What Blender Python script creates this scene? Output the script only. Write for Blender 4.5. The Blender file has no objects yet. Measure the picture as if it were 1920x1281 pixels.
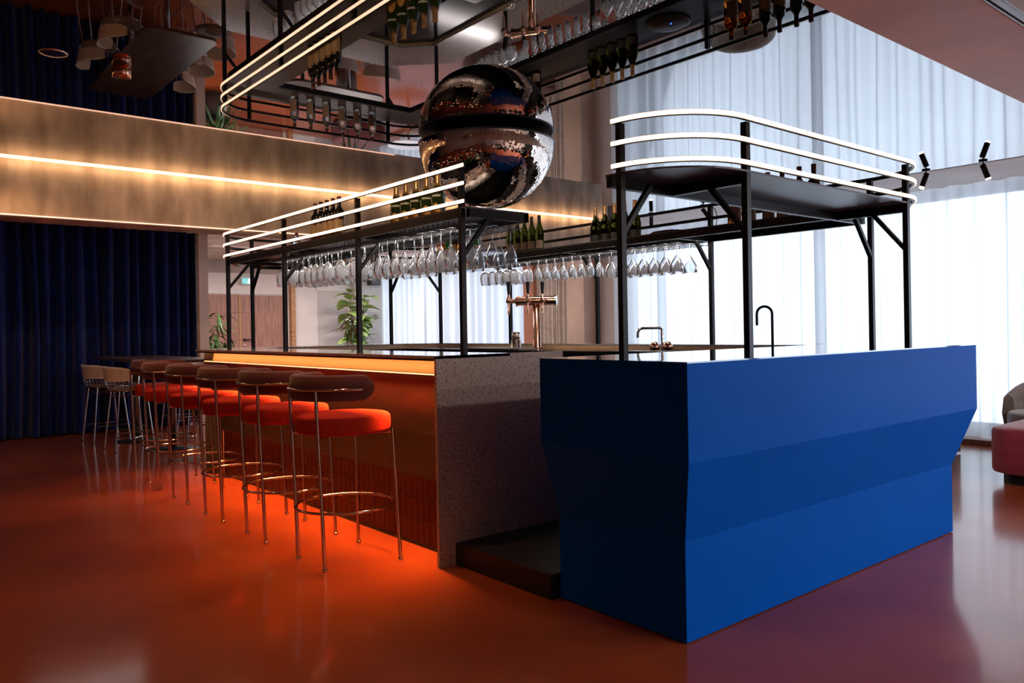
import bpy, math, random
from mathutils import Matrix, Vector
PI = math.pi
random.seed(7)
SC = bpy.context.scene
COL = SC.collection

# ------------------------------------------------------------------ camera, world, exposure
cd = bpy.data.cameras.new('camera')
cam = bpy.data.objects.new('camera', cd)
COL.objects.link(cam)
cd.sensor_width = 36.0
cd.lens = 1483.887 / 1920 * 36
cd.shift_y = (617.45 - 640.5) / 1920
cd.clip_start = 0.05
EYE = 1.2319
cam.matrix_world = (Matrix.Translation((0, 0, EYE)) @ Matrix.Rotation(0.8792 - PI / 2, 4, 'Z')
                    @ Matrix.Rotation(PI / 2, 4, 'X') @ Matrix.Rotation(-0.017, 4, 'Z'))
SC.camera = cam

vs = SC.view_settings
vs.view_transform = 'Standard'
vs.look = 'None'
vs.gamma = 1.0
vs.use_curve_mapping = False
vs.exposure = 0.0

world = bpy.data.worlds.new('overcast_sky')
SC.world = world
world.use_nodes = True
bg = world.node_tree.nodes['Background']
bg.inputs['Color'].default_value = (0.80, 0.89, 1.0, 1)
bg.inputs['Strength'].default_value = 5.1


def area(name, loc, rot, sx, sy, power, color, portal=False, spread=None):
    l = bpy.data.lights.new(name, 'AREA')
    l.shape = 'RECTANGLE'
    l.size, l.size_y = sx, sy
    l.energy = power
    l.color = color
    if spread: l.spread = spread
    o = bpy.data.objects.new(name, l)
    o.location = loc
    o.rotation_euler = rot
    COL.objects.link(o)
    if portal:
        l.cycles.is_portal = True
    return o


def spot(name, loc, target, power, color, size=60, blend=0.6, radius=0.03):
    l = bpy.data.lights.new(name, 'SPOT')
    l.energy = power
    l.color = color
    l.spot_size = math.radians(size)
    l.spot_blend = blend
    l.shadow_soft_size = radius
    o = bpy.data.objects.new(name, l)
    o.location = loc
    d = Vector(target) - Vector(loc)
    o.rotation_euler = d.to_track_quat('-Z', 'Y').to_euler()
    COL.objects.link(o)
    return o


BY_ = 7.214
WARM = (1.0, 0.50, 0.22)
FILL_PANELS = [(1.9, 9.6, 3), (4.9, 9.4, 10), (7.0, 9.4, 24), (4.9, 12.6, 76), (7.0, 12.8, 84), (3.6, -1.6, 50), (6.2, -1.6, 70), (3.6, -3.8, 50), (6.2, -3.8, 70)]
# the window wall lets the sky in
area('window_portal', (9.35, 5.0, 1.4), (0, PI / 2, 0), 3.0, 21.5, 1, (1, 1, 1), portal=True)
# the strip lights of the bar: under the counter lip, and in the lit recess
area('counter_lip_strip_light', (2.328, 5.3, 0.992), (0, math.radians(12), 0), 0.014, 3.72, 50, (1.0, 0.34, 0.09), spread=math.radians(88))
for sy_ in (3.7, 4.7, 5.7, 6.7):
    spot('stool_row_spot_light', (1.93, sy_, 2.60), (1.95, sy_, 0), 46, (1.0, 0.46, 0.20), 62, 0.7)
area('counter_recess_strip_light', (2.345, 5.3, 1.069), (0, math.radians(-35), 0), 0.010, 3.70, 3.4, (1.0, 0.38, 0.12))
# strip hidden in the joint between mirror ceiling and concrete beam
area('beam_cove_strip_light', (1.75, 7.165, 2.62), (math.radians(28), 0, 0), 12.4, 0.02, 15, (1.0, 0.58, 0.28))
# small lamps under the overhead trays
area('tray_lamp_light', (2.69, 4.95, 1.826), (0, 0, 0), 0.05, 2.6, 9, (1.0, 0.86, 0.76))
area('tray_lamp_light', (4.49, 4.7, 1.826), (0, 0, 0), 0.05, 2.8, 9, (1.0, 0.88, 0.80))
# unseen spots added to brighten the bottles on the trays
spot('bottle_spot_light', (1.75, 3.4, 2.60), (2.7, 4.1, 1.95), 34, (1.0, 0.72, 0.48), 60)
spot('bottle_spot_light', (1.75, 4.8, 2.60), (2.7, 5.2, 1.95), 26, (1.0, 0.72, 0.48), 60)
spot('bottle_spot_light', (3.5, 3.8, 2.60), (4.4, 4.4, 1.95), 24, (1.0, 0.86, 0.70), 60)
# spots that wash the concrete beam
for wx_ in (-1.6, -0.2, 1.2, 2.6):
    spot('beam_washer_light', (wx_, 5.2, 2.60), (wx_ + 0.1, BY_, 2.0), 42, (1.0, 0.60, 0.34), 70)
# unseen fill lights added beyond the beam and behind the camera
for px_, py_, pw_ in FILL_PANELS:
    area('ceiling_panel_light', (px_, py_, 2.60), (0, 0, 0), 1.1, 0.28, pw_, (1.0, 0.90, 0.86))
# recessed lamps in the ceiling
spot('ceiling_spot_light', (0.770, 4.463, 2.60), (0.5, 4.7, 0), 12, WARM, 95)
spot('ceiling_spot_light', (0.770, 2.5, 2.60), (0.6, 2.9, 0), 26, WARM, 95)
spot('ceiling_spot_light', (-1.2, 4.463, 2.60), (-1.0, 5.0, 0), 22, WARM, 95)
spot('ceiling_spot_light', (-1.2, 2.6, 2.60), (-1.0, 3.0, 0), 22, WARM, 95)
spot('ceiling_spot_light', (0.770, 6.5, 2.60), (1.2, 8.0, 0), 26, WARM, 95)


# ------------------------------------------------------------------ materials
def new_mat(name):
    m = bpy.data.materials.new(name)
    m.use_nodes = True
    nt = m.node_tree
    b = nt.nodes['Principled BSDF']
    return m, nt, b


def principled(name, color, rough=0.5, metal=0.0, coat=0.0, spec=0.5, emit=None, estr=0, trans=0, ior=1.45, sheen=0):
    m, nt, b = new_mat(name)
    b.inputs['Base Color'].default_value = (*color, 1)
    b.inputs['Roughness'].default_value = rough
    b.inputs['Metallic'].default_value = metal
    b.inputs['Coat Weight'].default_value = coat
    b.inputs['Coat Roughness'].default_value = 0.05
    b.inputs['Specular IOR Level'].default_value = spec
    b.inputs['Transmission Weight'].default_value = trans
    b.inputs['IOR'].default_value = ior
    b.inputs['Sheen Weight'].default_value = sheen
    if emit:
        b.inputs['Emission Color'].default_value = (*emit, 1)
        b.inputs['Emission Strength'].default_value = estr
    return m


def textured(name, c1, c2, scale=4, detail=6, rough=0.5, rough2=None, bump=0.0, bscale=None, metal=0.0, coat=0.0,
             stretch=(1, 1, 1), ramp=(0.35, 0.65), spec=0.5, kind='noise', sheen=0, bdist=0.01):
    m, nt, b = new_mat(name)
    N, L = nt.nodes, nt.links
    tc = N.new('ShaderNodeTexCoord')
    mp = N.new('ShaderNodeMapping')
    mp.inputs['Scale'].default_value = stretch
    L.new(tc.outputs['Object'], mp.inputs['Vector'])
    if kind == 'noise':
        t = N.new('ShaderNodeTexNoise')
        t.inputs['Scale'].default_value = scale
        t.inputs['Detail'].default_value = detail
        out = t.outputs['Fac']
    else:
        t = N.new('ShaderNodeTexVoronoi')
        t.inputs['Scale'].default_value = scale
        out = t.outputs['Color']
    L.new(mp.outputs['Vector'], t.inputs['Vector'])
    r = N.new('ShaderNodeValToRGB')
    r.color_ramp.elements[0].position, r.color_ramp.elements[1].position = ramp
    r.color_ramp.elements[0].color = (*c1, 1)
    r.color_ramp.elements[1].color = (*c2, 1)
    L.new(out, r.inputs['Fac'])
    L.new(r.outputs['Color'], b.inputs['Base Color'])
    b.inputs['Roughness'].default_value = rough
    if rough2 is not None:
        mr = N.new('ShaderNodeMapRange')
        mr.inputs['To Min'].default_value = rough
        mr.inputs['To Max'].default_value = rough2
        L.new(out, mr.inputs['Value'])
        L.new(mr.outputs['Result'], b.inputs['Roughness'])
    b.inputs['Metallic'].default_value = metal
    b.inputs['Coat Weight'].default_value = coat
    b.inputs['Specular IOR Level'].default_value = spec
    b.inputs['Sheen Weight'].default_value = sheen
    if bump:
        n2 = N.new('ShaderNodeTexNoise')
        n2.inputs['Scale'].default_value = bscale or scale * 3
        n2.inputs['Detail'].default_value = 4
        L.new(mp.outputs['Vector'], n2.inputs['Vector'])
        bp = N.new('ShaderNodeBump')
        bp.inputs['Strength'].default_value = bump
        bp.inputs['Distance'].default_value = bdist
        L.new(n2.outputs['Fac'], bp.inputs['Height'])
        L.new(bp.outputs['Normal'], b.inputs['Normal'])
    return m


M = {}
M['floor'] = textured('floor_resin', (0.25, 0.046, 0.013), (0.36, 0.074, 0.022), 1.3, 5, 0.12, None, 0.35, 14, coat=0.0, spec=0.6, bdist=0.0002)


def two_sheens(m, rough, share):
    """the resin has a clear sheen with a softer one mixed in"""
    nt = m.node_tree
    a = nt.nodes['Principled BSDF']
    b = nt.nodes.new('ShaderNodeBsdfPrincipled')
    b.inputs['Roughness'].default_value = rough
    b.inputs['Specular IOR Level'].default_value = a.inputs['Specular IOR Level'].default_value
    for k in ('Base Color', 'Normal'):
        nt.links.new(a.inputs[k].links[0].from_socket, b.inputs[k])
    mx = nt.nodes.new('ShaderNodeMixShader')
    mx.inputs[0].default_value = share
    nt.links.new(a.outputs[0], mx.inputs[1])
    nt.links.new(b.outputs[0], mx.inputs[2])
    nt.links.new(mx.outputs[0], nt.nodes['Material Output'].inputs['Surface'])


two_sheens(M['floor'], 0.33, 0.32)
M['mirror'] = textured('mirror_ceiling', (0.325, 0.32, 0.335), (0.345, 0.34, 0.355), 0.6, 2, 0.015, None, 0.05, 1.4, metal=1.0, bdist=0.002)
M['concrete'] = textured('concrete', (0.26, 0.20, 0.16), (0.50, 0.42, 0.34), 4.0, 10, 0.7, 0.85, 0.4, 26, stretch=(1.6, 1, 0.5), bdist=0.006)
M['concrete_smooth'] = textured('concrete_smooth', (0.58, 0.42, 0.33), (0.78, 0.60, 0.49), 1.8, 8, 0.42, 0.6, 0.1, 9)
M['concrete_pale'] = textured('concrete_pale', (0.36, 0.31, 0.27), (0.50, 0.44, 0.39), 2.2, 9, 0.75, None, 0.15, 20)
M['plaster'] = textured('plaster_white', (0.66, 0.61, 0.58), (0.74, 0.69, 0.66), 2, 4, 0.8)
M['plaster_grey'] = textured('plaster_grey', (0.46, 0.42, 0.40), (0.56, 0.52, 0.49), 2, 4, 0.8)
M['plaster_beige'] = textured('plaster_beige', (0.76, 0.62, 0.54), (0.84, 0.70, 0.62), 2, 4, 0.8)
M['terracotta'] = principled('terracotta_paint', (0.45, 0.20, 0.13), 0.7)
M['dark_paint'] = principled('dark_paint', (0.02, 0.016, 0.015), 0.7)
M['dark_ceiling'] = principled('dark_ceiling_paint', (0.03, 0.025, 0.022), 0.6)
M['blue'] = textured('blue_lacquer', (0.0, 0.092, 0.50), (0.0, 0.098, 0.53), 2, 3, 0.5, None, 0, spec=0.03)
M['blue_top'] = textured('blue_gloss_top', (0.0, 0.06, 0.30), (0.0, 0.065, 0.32), 2, 3, 0.05, None, 0, coat=1.0, spec=0.9)
M['terrazzo'] = None
M['black_metal'] = principled('black_metal', (0.018, 0.017, 0.019), 0.38, 0.6)
M['black_plate'] = principled('black_plate', (0.09, 0.085, 0.10), 0.33, 0.3)
M['black'] = principled('black_base', (0.012, 0.012, 0.012), 0.5)
M['black_gloss'] = principled('black_gloss', (0.012, 0.012, 0.014), 0.12)
M['led_white'] = principled('led_strip_white', (1, 0.9, 0.8), 0.5, emit=(1.0, 0.58, 0.37), estr=3.1)
M['led_orange'] = principled('led_strip_orange', (1, 0.5, 0.2), 0.5, emit=(1.0, 0.42, 0.20), estr=2.6)
M['led_cove'] = principled('led_strip_cove', (1, 0.8, 0.6), 0.5, emit=(1.0, 0.62, 0.34), estr=4.0)
M['led_thin'] = principled('led_strip_pink', (1, 0.8, 0.6), 0.5, emit=(1.0, 0.55, 0.42), estr=1.8)
M['lamp'] = principled('lamp_glow', (1, 0.9, 0.8), 0.5, emit=(1.0, 0.72, 0.5), estr=9.0)
M['recess'] = principled('recess_paint', (0.80, 0.50, 0.28), 0.55)
M['copper_panel'] = textured('brushed_copper_panel', (0.038, 0.028, 0.025), (0.052, 0.038, 0.034), 3, 4, 0.42, 0.5, 0.0, stretch=(1, 1, 6), metal=0.2, spec=0.3)
M['tile'] = textured('red_glazed_tile', (0.026, 0.003, 0.0025), (0.046, 0.005, 0.004), 6, 4, 0.3, 0.4, 0, spec=0.22)
M['grout'] = principled('pink_grout', (0.85, 0.38, 0.24), 0.8)
M['oak'] = textured('oak', (0.32, 0.15, 0.06), (0.50, 0.26, 0.12), 7, 8, 0.42, 0.55, 0.05, 30, stretch=(0.5, 0.5, 7))
M['oak_light'] = textured('pale_oak', (0.60, 0.36, 0.20), (0.78, 0.52, 0.32), 7, 8, 0.42, 0.55, 0.0, 30, stretch=(0.5, 0.5, 7))
M['walnut_door'] = textured('walnut_veneer', (0.22, 0.10, 0.07), (0.37, 0.19, 0.14), 7, 7, 0.5, None, 0.03, 30, stretch=(6, 6, 0.35))
M['table_wood'] = textured('table_wood', (0.07, 0.032, 0.018), (0.13, 0.06, 0.035), 5, 7, 0.35, None, 0.0, stretch=(6, 0.5, 6))
M['chrome'] = principled('chrome', (0.78, 0.75, 0.73), 0.10, 1.0)
M['steel'] = principled('warm_polished_steel', (0.72, 0.60, 0.52), 0.13, 1.0)
M['copper'] = principled('polished_copper', (0.80, 0.47, 0.33), 0.12, 1.0)
M['brushed_steel'] = textured('brushed_steel', (0.42, 0.40, 0.39), (0.52, 0.50, 0.48), 12, 3, 0.25, 0.35, metal=1.0, stretch=(8, 1, 1))
M['red_velvet'] = textured('red_velvet', (0.42, 0.024, 0.012), (0.50, 0.032, 0.014), 30, 3, 0.85, None, 0.12, 300, spec=0.1, bdist=0.001)
M['red_dark'] = textured('dark_red_velvet', (0.085, 0.012, 0.010), (0.11, 0.016, 0.013), 30, 3, 0.8, None, 0.12, 300, sheen=0.2, bdist=0.001)
M['magenta'] = textured('raspberry_velvet', (0.34, 0.035, 0.06), (0.44, 0.05, 0.08), 20, 3, 0.8, None, 0.1, 260, sheen=0.4, bdist=0.001)
M['taupe'] = textured('taupe_velvet', (0.26, 0.21, 0.18), (0.36, 0.30, 0.26), 14, 4, 0.8, None, 0.1, 260, sheen=0.5, bdist=0.001)
M['cream_leather'] = textured('cream_leather', (0.74, 0.58, 0.48), (0.82, 0.65, 0.54), 18, 3, 0.5, None, 0.08, 120, bdist=0.001)
M['pad_brown'] = textured('brown_seat_pad', (0.20, 0.11, 0.07), (0.28, 0.16, 0.10), 18, 3, 0.7)
M['navy'] = textured('navy_velvet', (0.003, 0.009, 0.075), (0.006, 0.020, 0.15), 9, 3, 0.8, None, 0.06, 90, spec=0.1, sheen=0.25, bdist=0.002)
M['beige_cloth'] = textured('beige_cloth', (0.58, 0.50, 0.45), (0.68, 0.60, 0.54), 14, 3, 0.9, None, 0.05, 200, bdist=0.001)
M['cork'] = principled('cork_foil_brown', (0.12, 0.03, 0.02), 0.5)
M['foil_gold'] = principled('gold_foil', (0.62, 0.36, 0.16), 0.32, 0.7)
M['foil_grey'] = principled('grey_foil', (0.30, 0.25, 0.22), 0.4, 0.3)
M['label_tan'] = textured('tan_label', (0.50, 0.30, 0.14), (0.62, 0.38, 0.18), 20, 3, 0.7)
M['label_orange'] = principled('orange_label', (0.72, 0.36, 0.08), 0.5)
M['label_cream'] = principled('cream_label', (0.42, 0.30, 0.24), 0.7)
M['label_dark'] = principled('dark_label', (0.03, 0.025, 0.02), 0.6)
M['white_mark'] = principled('pale_ink', (0.65, 0.6, 0.5), 0.6)
M['leaf'] = textured('leaf_green', (0.018, 0.055, 0.012), (0.05, 0.12, 0.025), 6, 3, 0.42, None)
M['leaf_light'] = textured('fig_leaf_green', (0.16, 0.27, 0.06), (0.36, 0.48, 0.16), 5, 3, 0.45, None)
M['bark'] = textured('bark', (0.10, 0.06, 0.035), (0.18, 0.12, 0.08), 20, 5, 0.9)
M['soil'] = textured('soil', (0.02, 0.013, 0.009), (0.05, 0.033, 0.02), 40, 5, 0.95)
M['pot'] = principled('pot_grey', (0.12, 0.11, 0.10), 0.6)
M['sign_teal'] = principled('sign_teal', (0.10, 0.5, 0.5), 0.4, emit=(0.12, 0.50, 0.52), estr=0.7)
M['sign_white'] = principled('sign_white', (0.9, 0.95, 0.95), 0.4, emit=(0.75, 0.95, 0.95), estr=0.75)
M['white_plastic'] = principled('white_plastic', (0.75, 0.73, 0.72), 0.35)
M['white_table'] = principled('white_table_top', (0.72, 0.70, 0.72), 0.25)
M['blue_led'] = principled('blue_indicator', (0.02, 0.1, 1), 0.4, emit=(0.02, 0.12, 1.0), estr=10)
M['cushion_dark'] = principled('dome_brown', (0.16, 0.11, 0.09), 0.3)


def terrazzo(name, polished, base=(0.56, 0.43, 0.35)):
    m, nt, b = new_mat(name)
    N, L = nt.nodes, nt.links
    tc = N.new('ShaderNodeTexCoord')
    v = N.new('ShaderNodeTexVoronoi')
    v.inputs['Scale'].default_value = 95
    n = N.new('ShaderNodeTexNoise')
    n.inputs['Scale'].default_value = 75
    n.inputs['Detail'].default_value = 3
    L.new(tc.outputs['Object'], v.inputs['Vector'])
    L.new(tc.outputs['Object'], n.inputs['Vector'])
    r = N.new('ShaderNodeValToRGB')
    e = r.color_ramp.elements
    e[0].position, e[1].position = 0.36, 0.47
    e[0].color = (base[0] * 0.45, base[1] * 0.40, base[2] * 0.36, 1)
    e[1].color = (*base, 1)
    L.new(n.outputs['Fac'], r.inputs['Fac'])
    mix = N.new('ShaderNodeMix')
    mix.data_type = 'RGBA'
    mix.blend_type = 'MULTIPLY'
    mix.inputs['Factor'].default_value = 0.35
    L.new(r.outputs['Color'], mix.inputs[6])
    r2 = N.new('ShaderNodeValToRGB')
    r2.color_ramp.elements[0].color = (0.55, 0.5, 0.48, 1)
    L.new(v.outputs['Color'], r2.inputs['Fac'])
    L.new(r2.outputs['Color'], mix.inputs[7])
    L.new(mix.outputs[2], b.inputs['Base Color'])
    b.inputs['Roughness'].default_value = 0.14 if polished else 0.5
    b.inputs['Coat Weight'].default_value = 0.8 if polished else 0.0
    b.inputs['Coat Roughness'].default_value = 0.09
    return m


M['terrazzo'] = terrazzo('terrazzo', False)
M['terrazzo_top'] = terrazzo('polished_terrazzo', True, (0.46, 0.40, 0.36))


def glass_mat(name, tint=(1, 1, 1), rough=0.0, thin=False, milk=0.0):
    m = bpy.data.materials.new(name)
    m.use_nodes = True
    nt = m.node_tree
    N, L = nt.nodes, nt.links
    N.clear()
    out = N.new('ShaderNodeOutputMaterial')
    if thin:
        # thin blown glass: clear where seen flat on, mirror-like and pale towards its edges
        tp = N.new('ShaderNodeBsdfTransparent')
        tp.inputs['Color'].default_value = (*tint, 1)
        gl = N.new('ShaderNodeBsdfGlossy')
        gl.inputs['Roughness'].default_value = 0.03
        lw = N.new('ShaderNodeLayerWeight')
        lw.inputs['Blend'].default_value = 0.22
        mx = N.new('ShaderNodeMixShader')
        L.new(lw.outputs['Fresnel'], mx.inputs[0])
        L.new(tp.outputs[0], mx.inputs[1])
        L.new(gl.outputs[0], mx.inputs[2])
        tl = N.new('ShaderNodeBsdfTranslucent')
        tl.inputs['Color'].default_value = (0.9, 0.92, 0.95, 1)
        df = N.new('ShaderNodeBsdfDiffuse')
        df.inputs['Color'].default_value = (0.9, 0.92, 0.95, 1)
        md = N.new('ShaderNodeMixShader')
        L.new(tl.outputs[0], md.inputs[1])
        L.new(df.outputs[0], md.inputs[2])
        m2 = N.new('ShaderNodeMixShader')
        m2.inputs[0].default_value = milk
        L.new(mx.outputs[0], m2.inputs[1])
        L.new(md.outputs[0], m2.inputs[2])
        L.new(m2.outputs[0], out.inputs['Surface'])
        return m
    g = N.new('ShaderNodeBsdfGlass')
    g.inputs['Color'].default_value = (*tint, 1)
    g.inputs['Roughness'].default_value = rough
    g.inputs['IOR'].default_value = 1.47
    L.new(g.outputs[0], out.inputs['Surface'])
    return m


M['glass'] = glass_mat('clear_glass', (0.97, 0.98, 1.0), thin=True, milk=0.09)
M['cut_glass'] = glass_mat('ribbed_cut_glass', (0.95, 0.96, 0.98), thin=True, milk=0.22)
M['green_glass'] = principled('dark_green_glass', (0.022, 0.035, 0.008), 0.06, coat=0.5)
M['olive_glass'] = glass_mat('olive_glass', (0.20, 0.20, 0.075))
M['black_glass'] = principled('black_wine_glass', (0.010, 0.010, 0.008), 0.07, coat=0.5)
M['amber_glass'] = glass_mat('amber_glass', (0.9, 0.45, 0.12))
M['clear_bottle'] = glass_mat('clear_bottle_glass', (0.9, 0.95, 0.97))
M['bright_green'] = principled('bright_green_glass', (0.02, 0.22, 0.04), 0.08, coat=0.5)


def window_glass():
    m = bpy.data.materials.new('window_pane_glass')
    m.use_nodes = True
    nt = m.node_tree
    N, L = nt.nodes, nt.links
    N.clear()
    out = N.new('ShaderNodeOutputMaterial')
    t = N.new('ShaderNodeBsdfTransparent')
    t.inputs['Color'].default_value = (0.93, 0.96, 0.98, 1)
    g = N.new('ShaderNodeBsdfGlossy')
    g.inputs['Roughness'].default_value = 0.02
    f = N.new('ShaderNodeFresnel')
    mx = N.new('ShaderNodeMixShader')
    L.new(f.outputs[0], mx.inputs[0])
    L.new(t.outputs[0], mx.inputs[1])
    L.new(g.outputs[0], mx.inputs[2])
    L.new(mx.outputs[0], out.inputs['Surface'])
    return m


def sheer_mat(name, color, holes, tcol=(1, 1, 1)):
    m = bpy.data.materials.new(name)
    m.use_nodes = True
    nt = m.node_tree
    N, L = nt.nodes, nt.links
    N.clear()
    out = N.new('ShaderNodeOutputMaterial')
    tr = N.new('ShaderNodeBsdfTranslucent')
    tr.inputs['Color'].default_value = (*color, 1)
    df = N.new('ShaderNodeBsdfDiffuse')
    df.inputs['Color'].default_value = (*color, 1)
    tp = N.new('ShaderNodeBsdfTransparent')
    tp.inputs['Color'].default_value = (*tcol, 1)
    m1 = N.new('ShaderNodeMixShader')
    m1.inputs[0].default_value = 0.38
    L.new(tr.outputs[0], m1.inputs[1])
    L.new(df.outputs[0], m1.inputs[2])
    # the weave closes up where the cloth is seen edge on, in the sides of the folds
    lw = N.new('ShaderNodeLayerWeight')
    lw.inputs['Blend'].default_value = 0.35
    mr = N.new('ShaderNodeMapRange')
    mr.inputs['From Min'].default_value = 0.0
    mr.inputs['From Max'].default_value = 0.8
    mr.inputs['To Min'].default_value = holes
    mr.inputs['To Max'].default_value = 0.02
    L.new(lw.outputs['Facing'], mr.inputs['Value'])
    m2 = N.new('ShaderNodeMixShader')
    L.new(mr.outputs['Result'], m2.inputs[0])
    L.new(m1.outputs[0], m2.inputs[1])
    L.new(tp.outputs[0], m2.inputs[2])
    L.new(m2.outputs[0], out.inputs['Surface'])
    return m


M['pane'] = window_glass()
M['sheer'] = sheer_mat('sheer_white_cloth', (0.80, 0.82, 0.86), 0.20)


# ------------------------------------------------------------------ mesh builder
class MB:
    def __init__(s):
        s.v, s.f, s.sm = [], [], []

    def add(s, verts, faces, smooth=False):
        o = len(s.v)
        s.v.extend([tuple(a) for a in verts])
        for f in faces:
            s.f.append(tuple(i + o for i in f))
            s.sm.append(smooth)
        return s

    def box(s, x0, x1, y0, y1, z0, z1):
        v = [(x, y, z) for z in (z0, z1) for y in (y0, y1) for x in (x0, x1)]
        return s.add(v, [(0, 2, 3, 1), (4, 5, 7, 6), (0, 1, 5, 4), (2, 6, 7, 3), (0, 4, 6, 2), (1, 3, 7, 5)])

    def bar(s, p, q, w, h=None, up=(0, 0, 1)):
        h = h or w
        p, q = Vector(p), Vector(q)
        d = (q - p).normalized()
        u = Vector(up)
        if abs(d.dot(u)) > 0.95: u = Vector((1, 0, 0))
        a = d.cross(u).normalized() * w / 2
        b = a.cross(d).normalized() * h / 2
        v = [c + i * a + j * b for c in (p, q) for i, j in ((-1, -1), (1, -1), (1, 1), (-1, 1))]
        return s.add(v, [(3, 2, 1, 0), (4, 5, 6, 7), (0, 1, 5, 4), (1, 2, 6, 5), (2, 3, 7, 6), (3, 0, 4, 7)])

    def tube(s, pts, r, n=8, closed=False, caps=True):
        pts = [Vector(p) for p in pts]
        k = len(pts)
        rs = r if isinstance(r, (list, tuple)) else [r] * k
        rings = []
        prev = None
        for i, p in enumerate(pts):
            if closed:
                d = pts[(i + 1) % k] - pts[i - 1]
            else:
                d = pts[min(i + 1, k - 1)] - pts[max(i - 1, 0)]
            d.normalize()
            if prev is None:
                u = Vector((0, 0, 1)) if abs(d.z) < 0.9 else Vector((1, 0, 0))
                a = d.cross(u).normalized()
            else:
                a = (prev - d * prev.dot(d)).normalized()
            prev = a
            b = d.cross(a)
            rings.append([p + (a * math.cos(t) + b * math.sin(t)) * rs[i] for t in [2 * PI * j / n for j in range(n)]])
        v = [q for rg in rings for q in rg]
        f = []
        for i in range(k if closed else k - 1):
            i2 = (i + 1) % k
            for j in range(n):
                j2 = (j + 1) % n
                f.append((i * n + j, i * n + j2, i2 * n + j2, i2 * n + j))
        s.add(v, f, True)
        if caps and not closed:
            s.add(rings[0], [tuple(range(n))[::-1]])
            s.add(rings[-1], [tuple(range(n))])
        return s

    def lathe(s, prof, n=20, c=(0, 0), smooth=True, mod=None):
        v = []
        for r, z in prof:
            for j in range(n):
                t = 2 * PI * j / n
                rr = r * (mod(t, z) if mod else 1)
                v.append((c[0] + rr * math.cos(t), c[1] + rr * math.sin(t), z))
        f = []
        for i in range(len(prof) - 1):
            for j in range(n):
                j2 = (j + 1) % n
                f.append((i * n + j, i * n + j2, (i + 1) * n + j2, (i + 1) * n + j))
        s.add(v, f, smooth)
        if prof[0][0] > 1e-4: s.f.append(tuple(len(s.v) - len(v) + j for j in range(n))[::-1]); s.sm.append(False)
        if prof[-1][0] > 1e-4: s.f.append(tuple(len(s.v) - n + j for j in range(n))); s.sm.append(False)
        return s

    def prism(s, poly, z0, z1, smooth_side=False):
        n = len(poly)
        v = [(x, y, z0) for x, y in poly] + [(x, y, z1) for x, y in poly]
        s.add(v, [tuple(range(n))[::-1], tuple(range(n, 2 * n))])
        s.add(v, [(i, (i + 1) % n, n + (i + 1) % n, n + i) for i in range(n)], smooth_side)
        return s

    def sweep(s, path, off, w, z0, z1, closed=False):
        """rectangular section swept along a plan path; off = offset of its middle to the left of travel"""
        k = len(path)
        v = []
        for i, (x, y) in enumerate(path):
            a = path[(i - 1) % k] if (closed or i) else path[0]
            b = path[(i + 1) % k] if (closed or i < k - 1) else path[-1]
            dx, dy = b[0] - a[0], b[1] - a[1]
            l = math.hypot(dx, dy)
            nx, ny = -dy / l, dx / l
            for o in (off - w / 2, off + w / 2):
                for z in (z0, z1):
                    v.append((x + nx * o, y + ny * o, z))
        f = []
        for i in range(k if closed else k - 1):
            a, b = i * 4, ((i + 1) % k) * 4
            f += [(a, a + 1, b + 1, b), (a + 2, b + 2, b + 3, a + 3), (a, b, b + 2, a + 2), (a + 1, a + 3, b + 3, b + 1)]
        if not closed:
            f += [(0, 2, 3, 1), ((k - 1) * 4, (k - 1) * 4 + 1, (k - 1) * 4 + 3, (k - 1) * 4 + 2)]
        return s.add(v, f)

    def mesh(s, name, mat=None, bevel=0):
        me = bpy.data.meshes.new(name)
        me.from_pydata(s.v, [], s.f)
        me.polygons.foreach_set('use_smooth', s.sm)
        me.update()
        if mat: me.materials.append(mat)
        return me

    def build(s, name, mat=None, parent=None, loc=None, bevel=0):
        me = s.mesh(name, mat)
        o = bpy.data.objects.new(name, me)
        COL.objects.link(o)
        if parent: o.parent = parent
        if loc: o.location = loc
        if bevel:
            b = o.modifiers.new('bevel', 'BEVEL')
            b.width = bevel
            b.segments = 2
            b.limit_method = 'ANGLE'
        return o


def tag(o, label=None, cat=None, group=None, kind=None):
    if label: o['label'] = label
    if cat: o['category'] = cat
    if group: o['group'] = group
    if kind: o['kind'] = kind
    return o


def empty(name, loc, rz=0, label=None, cat=None, group=None):
    o = bpy.data.objects.new(name, None)
    o.empty_display_size = 0.05
    o.location = loc
    o.rotation_euler = (0, 0, rz)
    COL.objects.link(o)
    return tag(o, label, cat, group)


KIDS = {}


def copy_tree(o, parent=None):
    c = o.copy()
    COL.objects.link(c)
    if parent:
        c.parent = parent
        c.matrix_parent_inverse = o.matrix_parent_inverse.copy()
    for ch in list(o.children):
        copy_tree(ch, c)
    return c


def struct(o):
    o['kind'] = 'structure'
    return o


def arc(cx, cy, r, a0, a1, n=10):
    return [(cx + r * math.cos(math.radians(a0 + (a1 - a0) * i / n)), cy + r * math.sin(math.radians(a0 + (a1 - a0) * i / n))) for i in range(n + 1)]


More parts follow.
